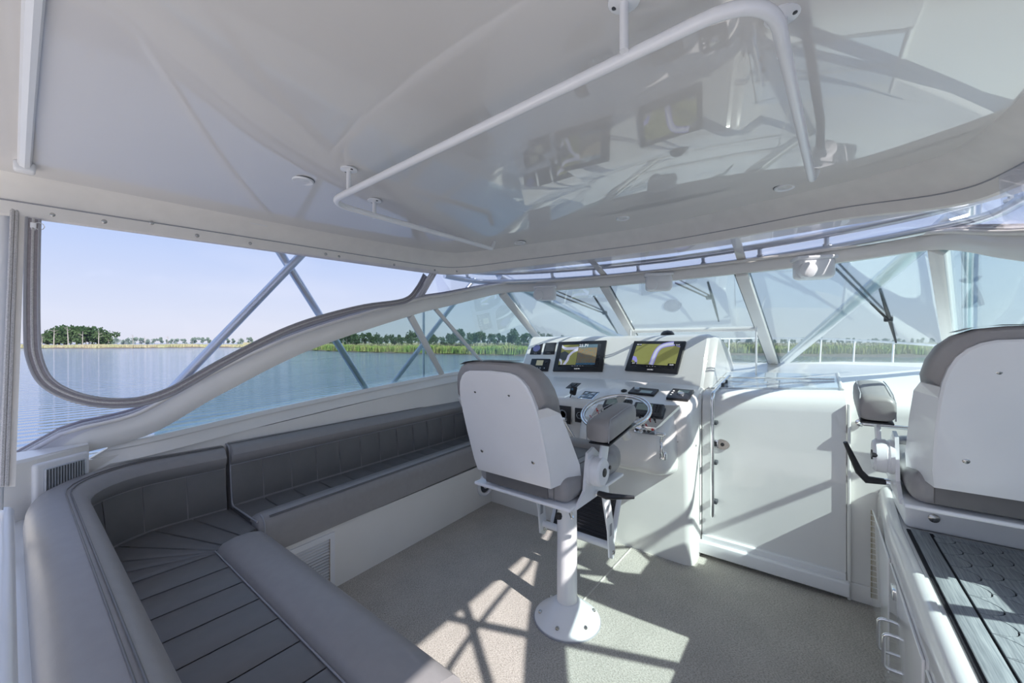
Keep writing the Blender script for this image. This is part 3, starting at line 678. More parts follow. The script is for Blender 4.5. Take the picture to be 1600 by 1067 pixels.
# right chartplotter
tt, M, wd, ht, z = display('chartplotter', [(989, 534), (1070, 534.5), (1062, 585), (980, 580)], PLr, 'right chartplotter showing a lavender river winding through olive land', th=.02)
gl_ = part('screen', poly(M, wd, ht, z, rect(.09, .10, .93, .87)), scr_black, tt); z += .0009
part('chart_land', poly(M, wd, ht, z, rect(.09, .11, .93, .78)), land, gl_)
P = cat([(.80, .10, 0), (.68, .13, 0), (.58, .20, 0), (.525, .33, 0), (.505, .50, 0), (.50, .66, 0), (.49, .78, 0)], 4)
def ribbon(P, h):
    out1, out2 = [], []
    for i, p in enumerate(P):
        tg = (P[min(i+1, len(P)-1)]-P[max(i-1, 0)]); tg = V((tg.x*1.6, tg.y, 0)).normalized(); nn = V((-tg.y/1.6, tg.x, 0)); out1.append((p.x+nn.x*h, p.y+nn.y*h)); out2.append((p.x-nn.x*h, p.y-nn.y*h))
    return out1+out2[::-1]
part('chart_bank', poly(M, wd, ht, z+.0009, ribbon(P, .075)), lav, gl_); part('chart_river', poly(M, wd, ht, z+.0018, ribbon(P, .042)), waterc, gl_)
part('chart_creek', poly(M, wd, ht, z+.0009, [(.80, .11), (.93, .17), (.93, .21), (.80, .15)]), lav, gl_)
part('chart_creek', poly(M, wd, ht, z+.0009, [(.09, .52), (.16, .55), (.20, .66), (.21, .78), (.17, .78), (.15, .68), (.09, .64)]), lav, gl_)
for k_, (x0, y0, x1, y1, tx) in enumerate(((.09, .10, .19, .17, '42.1 M'), (.83, .10, .93, .17, '12.48'), (.09, .72, .20, .80, '25.7'), (.80, .72, .93, .80, '12.59'))):
    part('data_box', poly(M, wd, ht, z+.001, rect(x0, y0, x1, y1)), scr_black, gl_)
    part('data_text', text_mb(tx, ht*.05, M @ Matrix.Translation((((x0+x1)/2-.5)*wd, (.5-(y0+y1)/2)*ht, z+.0022))), whit, gl_)
part('status_text', text_mb('---     --     ---     --', ht*.035, M @ Matrix.Translation((0, (.5-.83)*ht, z+.001))), whit, gl_)
part('brand_text', text_mb('GARMIN', ht*.045, M @ Matrix.Translation((0, (.5-.935)*ht, z+.0003))), whit, tt)
# small gauges on the left
tt, M, wd, ht, z = display('instrument_display', [(832, 537), (849, 536.5), (846.5, 554.5), (829, 554.5)], PLl, 'small square display with a glowing blue dial, leftmost on the pod', 'gauge', .003)
part('dial', MB().lathe([(wd*.32, 0), (wd*.32, .001), (.0001, .0012)], M @ Matrix.Translation((0, .004, z)), 24), mat('gauge_blue', (.08, .09, .2), .2, emit=(.12, .14, .35), es=.15), tt)
part('button_row', text_mb('- - - -', ht*.12, M @ Matrix.Translation((0, -ht*.4, z))), whit, tt)
tt, M, wd, ht, z = display('instrument_display', [(852, 536.5), (870, 536), (867, 554), (849.5, 554.5)], PLl, 'small square dark display between the dial and the left chartplotter', 'gauge', .003)
part('screen', poly(M, wd, ht, z, rect(.12, .1, .88, .75)), dark, tt); part('button_row', text_mb('- - - -', ht*.12, M @ Matrix.Translation((0, -ht*.4, z))), whit, tt)
tt, M, wd, ht, z = display('vhf_radio', [(831, 561.5), (860, 562), (857, 580.5), (828, 580)], PLl, 'black marine radio with a small amber lcd below the square gauges', 'radio', .006, .024)
part('lcd', poly(M, wd, ht, z, rect(.32, .15, .68, .58)), mat('amber_lcd', (.45, .42, .28), .3, emit=(.45, .42, .28), es=.2), tt)
for x in (.12, .3, .45, .6, .82):
    part('button', MB().lathe([(.007, 0), (.006, .004), (.0001, .005)], M @ Matrix.Translation(((x-.5)*wd, -ht*.3, z)), 10), (red_m if x < .2 else knob_m), tt)
part('volume_knob', MB().lathe([(.012, 0), (.010, .01), (.0001, .011)], M @ Matrix.Translation((.36*wd, .18*ht, z)), 14), dark, tt)

# dash top gear
dn = V((0, -(1.175-1.055), 3.15-2.76)).normalized(); PD = (V((0, 3.15, 1.175)), dn)
def ddev(name, pts, label, catg, th=.012, r=.004, m=black):
    M, wd, ht = pframe(pts, PD); tt = thing(name, M.translation, label, catg); part('housing', MB().rbox((0, 0, th/2-.002), (wd, ht, th), r, M), m, tt); return tt, M, wd, ht, th-.002
tt, M, wd, ht, z = ddev('switch_plate', [(893, 598), (907.5, 599), (899, 607.5), (884, 606.5)], 'black switch plate on the dash beside the handheld microphone', 'switch panel', .006)
part('rocker', MB().rbox((0, .01, z+.004), (wd*.45, ht*.35, .012), .003, M), dark, tt)
tt, M, wd, ht, z = ddev('trim_tab_indicator', [(914, 612), (936.5, 613.5), (926, 625.5), (902, 623)], 'square blue-lit control panel with a chrome rim, left of the steering wheel', 'control panel', .008, .002, chrome)
part('face', MB().rbox((0, 0, z+.001), (wd*.86, ht*.84, .003), .001, M), mat('indicator_blue', (.05, .10, .16), .2, coat=.5, noise=.2), tt)
for x in (-.24, .24):
    for y in (-.2, .2): part('button', MB().rbox((x*wd, y*ht, z+.004), (wd*.22, ht*.22, .004), .001, M), knob_m, tt)
tt, M, wd, ht, z = ddev('autopilot_control', [(990, 607), (1028.5, 610.5), (1023, 620), (981, 615.5)], 'long black control head with a round knob and an lcd strip behind the wheel', 'control panel', .018, .005)
part('knob', MB().lathe([(.021, 0), (.019, .012), (.0001, .014)], M @ Matrix.Translation((-wd*.27, ht*.12, z)), 20), knob_m, tt); part('lcd', poly(M, wd, ht, z, rect(.42, .45, .86, .85)), lcd, tt)
tt, M, wd, ht, z = ddev('engine_sync_panel', [(1050, 610.5), (1083, 612.5), (1076.5, 628.5), (1042.5, 624.5)], 'black square control head with a round knob at the right end of the dash', 'control panel', .022, .004)
part('knob', MB().lathe([(.021, 0), (.019, .012), (.0001, .014)], M @ Matrix.Translation((.01, -.01, z)), 20), knob_m, tt); part('lcd', poly(M, wd, ht, z, rect(.35, .12, .85, .4)), lcd, tt)
for y in (.2, 0, -.2): part('button', MB().rbox((-wd*.36, y*ht, z+.002), (.012, .010, .004), .001, M), whit, tt)
p = PP(975, 611, *PD); tt = thing('horn_button', p, 'small round black button on the dash left of the long control head', 'button')
part('base', MB().lathe([(.024, 0), (.024, .006), (.015, .012), (.0001, .016)], frame(p, (1, 0, 0), dn.cross(V((1, 0, 0)))), 20), black, tt)
# handheld microphone with coiled cord
p = PY(896, 610, 2.78); mic = thing('handheld_microphone', p, 'black handheld radio microphone hanging on the dash, its cord dangling', 'microphone')
mb = MB(); mb.rbox((0, 0, 0), (.055, .032, .075), .014, Matrix.Translation(p) @ Matrix.Rotation(.25, 4, 'Y')); part('mic_body', mb, black, mic)
part('mic_button', MB().lathe([(.009, 0), (.009, .004), (.0001, .005)], frame(p+V((.0, -.017, .012)), (1, 0, 0), (0, 0, 1)), 12), mat('mic_blue', (.08, .2, .32), .3), mic)
c0 = p+V((-.02, .0, -.035)); pts = [c0, c0+V((-.012, -.035, -.07)), c0+V((-.012, -.05, -.16))]; top_ = pts[-1]
part('cord', MB().tube(cat(pts, 5), .004, 6), black, mic)
coil = [top_+V((.010*math.cos(k*.9), .010*math.sin(k*.9), -k*.0022)) for k in range(150)]
part('coiled_cord', MB().tube(coil, .0035, 5), black, mic)
# vertical face left of the bulge: two small panels
def fdev(name, pts, label, y=2.69):
    c = [PY(u, v, y) for u, v in pts]; ce = (c[0]+c[1]+c[2]+c[3])/4; wd = (c[1]-c[0]).length; ht = (c[0]-c[3]).length; M = frame(ce, (1, 0, 0), (0, 0, 1))
    tt = thing(name, ce, label, 'switch panel'); part('plate', MB().rbox((0, 0, .004), (wd, ht, .012), .003, M), black, tt); return tt, M, wd, ht
tt, M, wd, ht = fdev('thruster_panel', [(868, 633), (892, 634), (892, 662), (868, 660)], 'black panel with a joystick on the console face beside the seat back')
part('joystick', MB().lathe([(.012, 0), (.009, .03), (.013, .035), (.012, .05), (.0001, .052)], M @ Matrix.Translation((-.02, .02, .01)), 14), knob_m, tt)
part('dial_ring', MB().lathe([(.038, 0), (.038, .003), (.030, .003), (.030, 0)], M @ Matrix.Translation((.0, .0, .010)), 24), knob_m, tt)
tt, M, wd, ht = fdev('stereo_remote', [(899, 637), (914, 638), (914, 661), (899, 659)], 'narrow black dial panel on the console face just left of the wheel')
part('dial_ring', MB().lathe([(.026, 0), (.026, .003), (.020, .003), (.020, 0)], M @ Matrix.Translation((.0, .0, .010)), 24), knob_m, tt)
part('dial_knob', MB().lathe([(.012, 0), (.010, .01), (.0001, .012)], M @ Matrix.Translation((.0, .0, .010)), 14), dark, tt)
# instrument cluster on the bulge: tilted polished plate
n_b = V((0, -(1.03-.90), 2.66-2.51)).normalized(); PB = (V((0, 2.585, .985))+n_b*.012, n_b)
cl = thing('instrument_cluster', PP(1010, 655, *PB), 'polished instrument plate with toggle switches behind the steering wheel', 'instruments')
def bfr(u, v, o=0): p = PP(u, v, *PB)+n_b*o; return frame(p, (1, 0, 0), n_b.cross(V((1, 0, 0))))
c4 = [PP(u, v, *PB) for u, v in ((935, 632), (1062, 634), (1022, 672), (915, 664))]
mb = MB(); mb.loft([[p+n_b*.004 for p in c4], [p-n_b*.02 for p in c4]]); part('plate', mb, chrome, cl)
for (u, v, lab) in ((966, 634, 'left'), (1014, 642, 'right')):
    M = bfr(u, v, .012); tt = thing('engine_display', M.translation, '%s dark engine display with a grey lcd seen through the wheel' % lab, 'gauge', None)
    part('housing', MB().rbox((0, 0, .006), (.20, .095, .03), .012, M), dark, tt); part('lcd', MB().rbox((-.025, .004, .021), (.105, .055, .003), .001, M), lcd, tt)
    for y in (.025, .008, -.009, -.026):
        for x in (.055, .075): part('button', MB().rbox((x, y, .022), (.012, .010, .005), .002, M), black, tt)
for i, (u, v) in enumerate(((934, 643), (941, 645), (948, 646), (924, 654), (931, 656), (938, 657), (1000, 652), (1008, 653), (1015, 655), (1023, 656), (999, 664), (1005, 667), (1011, 668), (990, 663))):
    M = bfr(u, v, .006); rdv = i in (0, 3, 8, 12)
    part('toggle_switch', MB().lathe([(.008, 0), (.007, .006), (.003, .008), (.003, .022), (.005, .026), (.0001, .028)], M, 8), red_m if rdv else black, cl)
# lower key plate
M = frame(PY(1008, 672, 2.50), (1, 0, 0), (0, .25, 1)); kp = thing('ignition_panel', M.translation, 'small chrome ignition plate with keys and red switches below the wheel rim', 'control panel')
part('plate', MB().rbox((0, 0, .004), (.135, .05, .006), .002, M), chrome, kp)
for x, m_ in ((-.05, black), (-.025, steel), (.0, black), (.028, black), (.05, red_m)): part('key_switch', MB().lathe([(.008, 0), (.008, .01), (.004, .012), (.004, .026), (.0001, .027)], M @ Matrix.Translation((x, (.01 if m_ is red_m else -.006), .006)), 8), m_, kp)
# single lever control right of the bulge
p = PY(1036, 700, 2.49); th = thing('throttle_lever', p, 'curved chrome lever handle standing on the console face right of the wheel', 'lever')
p = PY(1036, 712, 2.49); pt = PY(1035, 679, 2.47)
part('lever_base', MB().rbox(p, (.045, .03, .055), .012), chrome, th)
part('lever_arm', MB().tube(cat([p+V((0, -.01, .0)), p+V((.0, -.03, .05)), p+V((-.005, -.02, .09)), pt+V((0, -.01, -.01)), pt+V((0, -.02, 0))], 5), [.012]*5+[.009]*8+[.008]*8, 10), chrome, th)
part('lever_grip', MB().rbox(pt+V((-.005, -.02, .004)), (.065, .03, .022), .009), chrome, th)
# chrome folding strut at port side of bulge
p0 = PY(880, 655, 2.60); p1 = PY(901, 690, 2.66); stt = thing('shifter_lever', p0, 'slanted chrome lever between the seat back and the steering bulge', 'lever')
part('lever_arm', MB().tube([p0, p1], .010, 10), chrome, stt); part('lever_hub', MB().rbox(p0, (.05, .04, .03), .01), chrome, stt)
# steering wheel
wc = PT(961.6, 643, 2.36); tau = R(22); MW = frame(wc, (1, 0, 0), (0, math.cos(tau), math.sin(tau)))
sw = thing('steering_wheel', wc, 'chrome steering wheel with broad spokes behind the helm chair armrest', 'steering wheel')
part('rim', MB().tube([V((.198*math.cos(k*PI/24), .198*math.sin(k*PI/24), 0)) for k in range(48)], .0135, 12, MW, True), chrome, sw)
for a_ in (R(100), R(220), R(340)):
    d_ = V((math.cos(a_), math.sin(a_), 0)); q_ = V((-d_.y, d_.x, 0)); rg = []
    for r0, w0, z0 in ((.02, .022, -.05), (.08, .016, -.04), (.14, .017, -.018), (.19, .034, 0)):
        c_ = d_*r0+V((0, 0, z0)); rg.append([MW @ (c_+q_*w0+V((0, 0, .004))), MW @ (c_-q_*w0+V((0, 0, .004))), MW @ (c_-q_*w0-V((0, 0, .004))), MW @ (c_+q_*w0-V((0, 0, .004)))])
    part('spoke', MB().loft(rg), chrome, sw)
part('hub', MB().lathe([(.045, -.07), (.045, -.045), (.03, -.038), (.0001, -.036)], MW, 24), chrome, sw)
part('column', MB().tube([MW @ V((0, 0, -.06)), MW @ V((0, .0, -.20))+V((0, .10, 0))], .03, 14), frame_m, sw)

# ================================================================== settee
def jline(o):
    """seat/back junction line offset outward by o (towards the hull)"""
    r = .30+o; P = [V((-.80, .2-o, 0)), V((-1.3, .2-o, 0)), V((-1.8, .2-o, 0)), V((-2.2, .2-o, 0))]
    c = V((-2.36, .5, 0))
    P += [c+V((-math.sin(a)*r, -math.cos(a)*r, 0)) for a in [k*PI/2/8 for k in range(9)]]
    P += [V((-2.66-o, y, 0)) for y in (.66, .76)]
    return P
JC = lambda o, z: [p+V((0, 0, z)) for p in jline(o)]
bsec = [(-.005, .52), (.0, .60), (.03, .775), (.016, .79), (.0, .815), (-.004, .84), (.01, .865), (.035, .885), (.07, .896), (.11, .896), (.145, .88), (.165, .85), (.172, .80), (.172, .42), (.02, .42)]
cs = thing('corner_settee', (-2.0, .4, .38), 'grey vinyl corner settee section in the left foreground, curving under the vent box', 'settee', 'settee sections')
cs_g = 'settee sections'
mb = MB(); cols = [JC(o, z) for o, z in bsec]
mb.loft([[c[i] for c in cols] for i in range(len(cols[0]))]); part('back_bolster', mb, cush, cs, 'lighter grey rolled top bolster with a double seam')
for o, z in ((.050, .8935), (.064, .896)): part('double_seam', MB().tube(JC(o, z), .0022, 5), cushd, cs)
# dark pleated back panels (corner): rebuilt as panels laid on the bolster's face
def arclen(P):
    L = [0]
    for i in range(1, len(P)): L.append(L[-1]+(P[i]-P[i-1]).length)
    return L
def subpath(P, a, b, n):
    L = arclen(P); out = []
    for k in range(n+1):
        d = a+(b-a)*k/n
        for i in range(1, len(P)):
            if L[i] >= d-1e-9:
                out.append(P[i-1].lerp(P[i], (d-L[i-1])/max(1e-9, L[i]-L[i-1]))); break
        else: out.append(P[-1])
    return out
def pleat_back(parent, P, s0, s1, secs, name='back_panel'):
    """secs: list of (o,z) from bottom to top; P = path(o,z) function; domed panel"""
    n = 5; rings = []
    for k in range(n+1):
        f = k/n; dome = .007*(1-abs(2*f-1)**3); ring = []
        for j, (o, z) in enumerate(secs):
            g = j/(len(secs)-1); dm = dome*(1-abs(2*g-1)**4)
            base = P(o-.002-dm, z); Lb = arclen(base)[-1]; L0 = arclen(P(0, 0))[-1]
            ring.append(subpath(base, (s0+(s1-s0)*f)*Lb/L0, (s0+(s1-s0)*f)*Lb/L0, 1)[0])
        ring2 = [p for p in ring]
        rings.append(ring2)
    mb = MB(); mb.loft(rings, False, False); return part(name, mb, cushd, parent)
bs_ = [(-.004, .555), (0.002, .62), (.014, .70), (.026, .772)]
L0 = arclen(jline(0))[-1]; s = .0; edges_ = []
w_ = .172
k_ = int(L0/w_); ws = L0/k_
for k in range(k_): pleat_back(cs, JC, k*ws+.003, (k+1)*ws-.003, bs_)
# seat: dark pleats between junction and front bolster
ZS = .545
def seatpanel(parent, quad, z=ZS, name='seat_panel', dome=.006, n=6):
    a, b, c, d = [V(q) for q in quad]; rings = []
    for i in range(n+1):
        f = i/n; row = []
        for j in range(n+1):
            g = j/n; p = (a.lerp(b, f)).lerp(d.lerp(c, f), g); row.append(V((p.x, p.y, z+dome*(1-abs(2*f-1)**4)*(1-abs(2*g-1)**6))))
        rings.append(row)
    mb = MB(); mb.loft(rings, False, False); return part(name, mb, cushd, parent)
YF = .575
xs = [-.80-.1675*k for k in range(9)]          # transverse pleats, -0.80 .. -2.14
for i in range(8): seatpanel(cs, [(xs[i]-.003, .2, 0), (xs[i+1]+.003, .2, 0), (xs[i+1]+.003, YF, 0), (xs[i]-.003, YF, 0)])
# fan pleats in the corner
JO = jline(0); outer = subpath(JO, (JO[0]-V((xs[8], .2, 0))).length, L0, 6); foc = [V((-2.14, YF, 0))]*4+[V((-2.20, .66, 0)), V((-2.25, .74, 0)), V((-2.28, .785, 0))]
outer[0] = V((-2.14, .2, 0)); foc = [V((-2.142, YF, 0)), V((-2.150, YF, 0)), V((-2.158, YF+.002, 0)), V((-2.168, YF+.01, 0)), V((-2.19, .62, 0)), V((-2.24, .70, 0)), V((-2.27, .775, 0))]
for i in range(6):
    d_ = (outer[i+1]-outer[i]).normalized()*.003
    seatpanel(cs, [outer[i]+d_, outer[i+1]-d_, foc[i+1]-(foc[i+1]-foc[i])*.04, foc[i]+(foc[i+1]-foc[i])*.04])
mb = MB()   # cushion body under the pleats
body = [(-.80, .19), (-2.2, .19), (-2.45, .26), (-2.62, .42), (-2.67, .6), (-2.67, .78), (-2.28, .78), (-2.2, .60), (-.80, .60)]
mb.prism([V((x, y)) for x, y in body][::-1], .155, None, .385); part('seat_cushion', mb, cushd, cs)
# front bolster of the return
fsec = [(.0, .385), (.0, .50), (-.01, .545), (-.035, .572), (-.08, .582), (-.14, .580), (-.19, .568), (-.218, .545), (-.22, .50), (-.20, .385)]
mb = MB(); rings = []
for k in range(8):
    a = k/7*PI/2; rr = math.sin(a); x = -2.25+.11*(1-math.cos(a)); sc_ = .25+.75*rr
    rings.append([V((x, .685+(y+.11)*sc_, .385+(z-.385)*(.55+.45*rr))) for y, z in fsec])
rings.append([V((-.80, .685+y+.11, z)) for y, z in fsec]); mb.loft(rings); part('front_bolster', mb, cush, cs, 'lighter grey rolled front bolster', ang=50)
part('bolster_seam', MB().tube([(-2.16, .573, .549), (-.8, .573, .549)], .003, 6), pipe_m, cs)
# long port settee
ps = thing('port_settee', (-2.5, 1.7, .38), 'long grey vinyl settee section along the port side running up to the helm console', 'settee', cs_g)
Y0, Y1 = .785, 2.93
def PJ(o, z): return [V((-2.66-.00*0-o-.06*(y-.8)/2.1, y, z+.03*(y-.8)/2.1)) for y in (Y0, 1.5, 2.2, Y1)]
mb = MB(); cols = [PJ(o, z+.01) for o, z in bsec]; rg = [[c[i] for c in cols] for i in range(4)]
c0_ = sum(rg[0], V((0, 0, 0)))/len(rg[0]); rg = [[p.lerp(c0_, .10)+V((0, -.0, 0)) for p in rg[0]], [p+V((0, .008, 0)) for p in rg[0]]]+rg[1:]
mb.loft(rg); part('back_bolster', mb, cush, ps, 'lighter grey rolled top bolster')
part('bolster_seam', MB().tube(PJ(.028, .785), .003, 5), pipe_m, ps)
for o, z in ((.060, .905),): part('double_seam', MB().tube(PJ(o, z), .002, 5), cushd, ps)
Lp = arclen(PJ(0, 0))[-1]; nP = 13
for k in range(nP): pleat_back(ps, lambda o, z: PJ(o, z+.01), Lp*k/nP+.003, Lp*(k+1)/nP-.003, bs_)
def FX(y): return -2.265-.10*(y-.8)/1.6         # front face x of the long settee
def zr(y): return .028*(y-.8)/2.1
mb = MB(); fs2 = [(.0, .385), (.0, .515), (-.008, .555), (-.03, .578), (-.06, .585), (-.12, .578), (-.145, .555), (-.15, .50), (-.15, .385)]
ys = [Y0+.002, Y0+.01, Y0+.03, Y0+.06, 1.4, 2.0, Y1]; rings = []
for i, y in enumerate(ys):
    k = (.80, .90, .97, 1, 1, 1, 1)[i]; rings.append([V((FX(y)-.075+(x+.075)*k, y, (.48+(z-.48)*k)+zr(y))) for x, z in fs2])
mb.loft(rings); part('front_bolster', mb, cush, ps, 'lighter grey rolled front bolster', ang=50)
for dx, z in ((-.02, .573), (-.026, .578)): part('double_seam', MB().tube([V((FX(y)+dx, y, z+zr(y))) for y in (Y0+.06, 1.5, 2.2, Y1)], .002, 5), cushd, ps)
part('welt', MB().tube([V((FX(Y0+.03)+x*.98, Y0+.03, z+zr(Y0))) for x, z in fs2[:5]], .004, 6), pipe_m, ps)
part('seat_cushion', MB().loft([[V((FX(y)-.1, y, .39)), V((FX(y)-.1, y, .545+zr(y))), V((-2.68-.06*(y-.8)/2.1, y, .545+zr(y))), V((-2.68, y, .39))] for y in (Y0, Y1)]), cushd, ps)
for k in range(nP):
    ya, yb = Y0+(Y1-Y0)*k/nP+.003, Y0+(Y1-Y0)*(k+1)/nP-.003
    rings = []
    for i in range(7):
        y = ya+(yb-ya)*i/6; dm = .006*(1-abs(2*i/6-1)**4); xa, xb = FX(y)-.135, -2.662-.06*(y-.8)/2.1
        rings.append([V((xa+(xb-xa)*j/5, y, .552+zr(y)+dm*(1-abs(2*j/5-1)**6))) for j in range(6)])
    part('seat_panel', MB().loft(rings, False, False), cushd, ps)
part('end_welt', MB().tube(fillet([V((-2.285, Y0-.0, .57)), V((-2.655, Y0, .560)), V((-2.69, Y0, .80)), V((-2.70, Y0, .89)), V((-2.80, Y0, .905))], .03), .0045, 6), pipe_m, ps)
# base
sb = thing('settee_base', (-2.4, 1.5, 0), 'white moulded plinth under the grey settee', 'settee base', kind='structure')
mb = MB(); mb.loft([[V((FX(y)-.03-.0, y, 0)), V((FX(y)-.015, y, .385)), V((-2.75, y, .385)), V((-2.75, y, 0))] for y in (.55, 2.95)]); part('port_plinth', mb, gel, sb)
mb = MB(); mb.box((-1.62, .40, .19), (1.66, .66, .385)); part('aft_plinth', mb, gel, sb)
# louvred locker door
n_l = V((1, .0625, 0)).normalized(); yy0, yy1, z0, z1 = PX(435, 880, -2.27).y, PX(523, 880, -2.28).y, .03, .345
vx = lambda y, o=0: FX(y)-.022+o
yy0 = .80; yy1 = 1.205
ld = thing('louvred_locker_door', (vx(1, .0), .98, .03), 'white louvred door low in the settee plinth, partly hidden by the front cushion', 'louvre door')
for (ya, yb, za, zb) in ((yy0, yy1, .325, .355), (yy0, yy1, .02, .05), (yy0, yy0+.03, .05, .325), (yy1-.03, yy1, .05, .325)):
    mb = MB(); mb.loft([[V((vx(y, x), y, z)) for x, z in ((-.0, za), (.016, za), (.016, zb), (-.0, zb))] for y in (ya, yb)]); part('frame_rail', mb, powder, ld)
mb = MB(); mb.loft([[V((vx(y, .001), y, z)) for z in (.05, .325)] for y in (yy0+.03, yy1-.03)], False, False); part('backing', mb, darkin, ld)
for k in range(15):
    z = .056+k*.0180; mb = MB(); ya, yb = yy0+.031, yy1-.031
    mb.loft([[V((vx(y, .003), y, z+.006)), V((vx(y, .016), y, z)), V((vx(y, .0175), y, z+.0025)), V((vx(y, .004), y, z+.009))] for y in (ya, yb)]); part('slat', mb, powder, ld)
mb = MB(); mb.tube([V((vx(yy1-.032, .016), yy1-.032, .05)), V((vx(yy1-.032, .016), yy1-.032, .325))], .0025, 6); part('trim', mb, mat('tan_gasket', (.42, .34, .25), .7), ld)
# round speaker low on the plinth
p = PX(758, 757, -2.40); p = V((FX(p.y)-.018, p.y, p.z)); sp = thing('plinth_speaker', p, 'round white speaker in the settee plinth beside the helm seat', 'speaker')
M = frame(p, (0, 1, 0), (0, 0, 1)); part('rim', MB().lathe([(.105, -.01), (.105, .012), (.09, .018), (.072, .012), (.072, .002), (.0001, .002)], M, 32), powder, sp)
part('grille', MB().lathe([(.070, .004), (.055, .012), (.03, .012), (.028, .016), (.0001, .018)], M, 28), dark, sp); part('centre_cap', MB().lathe([(.034, .012), (.030, .022), (.0001, .024)], M, 20), powder, sp)
# air vent box above the settee corner
vbx = thing('air_vent_box', (-2.72, .12, .70), 'white moulded vent box with a silver louvre at the aft corner of the settee', 'vent')
A = PX(22, 717, -2.66); B = PX(146, 690, -2.86)
y0_, y1_ = -.02, .30
fN = frame(V((-2.655, .06, .87)), (-.50, .87, 0), (0, 0, 1))
c_ = [PZ(22, 716, 1.015), PZ(108, 716, 1.01)]
def VB(u, v, x): return PX(u, v, x)
t0, t1, t2 = PX(21, 717, -2.60), PX(40, 715, -2.60), PX(139, 690, -2.80)
t3, t4 = PX(18, 712, -2.80), PX(136, 688, -2.92)
zt = 1.0
q = [V((-2.52, -.02, 0)), V((-2.55, .043, 0)), V((-2.70, .227, 0)), V((-2.755, .227, 0)), V((-2.755, -.02, 0))]
mb = MB()
for zz0, zz1 in ((.70, 1.01),):
    mb.loft([[p+V((0, 0, zz0)) for p in q], [p+V((0, 0, zz1+(.01 if p.y > .1 else 0))) for p in q], [p*1+V((.012*(1 if p.x < -2.7 else -1), .008*(1 if p.y < 0 else -1), zz1+.012)) for p in q]])
part('housing', mb, gel, vbx, ang=25)
ex = (q[2]-q[1]).normalized(); cen_ = (q[1]+q[2])/2+V((0, 0, .905)); cen_ = cen_+V((0, 0, .0)); M = frame(cen_, ex, (0, 0, 1))
if M.col[2].x < 0: M = frame(cen_, -ex, (0, 0, 1))
mb = MB(); mb.rbox((0, 0, .006), (.215, .18, .026), .012, M); part('bezel', mb, powder, vbx)
part('recess', MB().rbox((0, 0, .0195), (.15, .115, .003), .001, M), darkin, vbx)
for k in range(13): part('fin', MB().box((-.066+k*.011, 0, .023), (.0045, .115, .010), M @ Matrix.Rotation(0, 4, 'X')), louv, vbx)
for (x, y, w2, h2) in ((0, .059, .156, .006), (0, -.059, .156, .006), (-.077, 0, .006, .124), (.077, 0, .006, .124)): part('fin_frame', MB().rbox((x, y, .023), (w2, h2, .010), .002, M), louv, vbx)
# coaming behind the aft backrest + grab tube at the left edge
mb = MB(); mb.rbox((-1.9, -.075, .39), (1.9, .25, .78), .02); struct('wall_aft', mb, gel, 'white aft coaming behind the corner settee')
mb = MB(); mb.tube([V((-2.14, -.012, .93)), V((-1.0, -.012, .93))], .020, 12)
for x in (-2.08, -1.1): mb.tube([V((x, -.012, .93)), V((x, -.012, .775))], .012, 8)
solo('aft_grab_tube', mb, powder, 'pale grab tube along the aft coaming at the far left edge', 'grab rail')

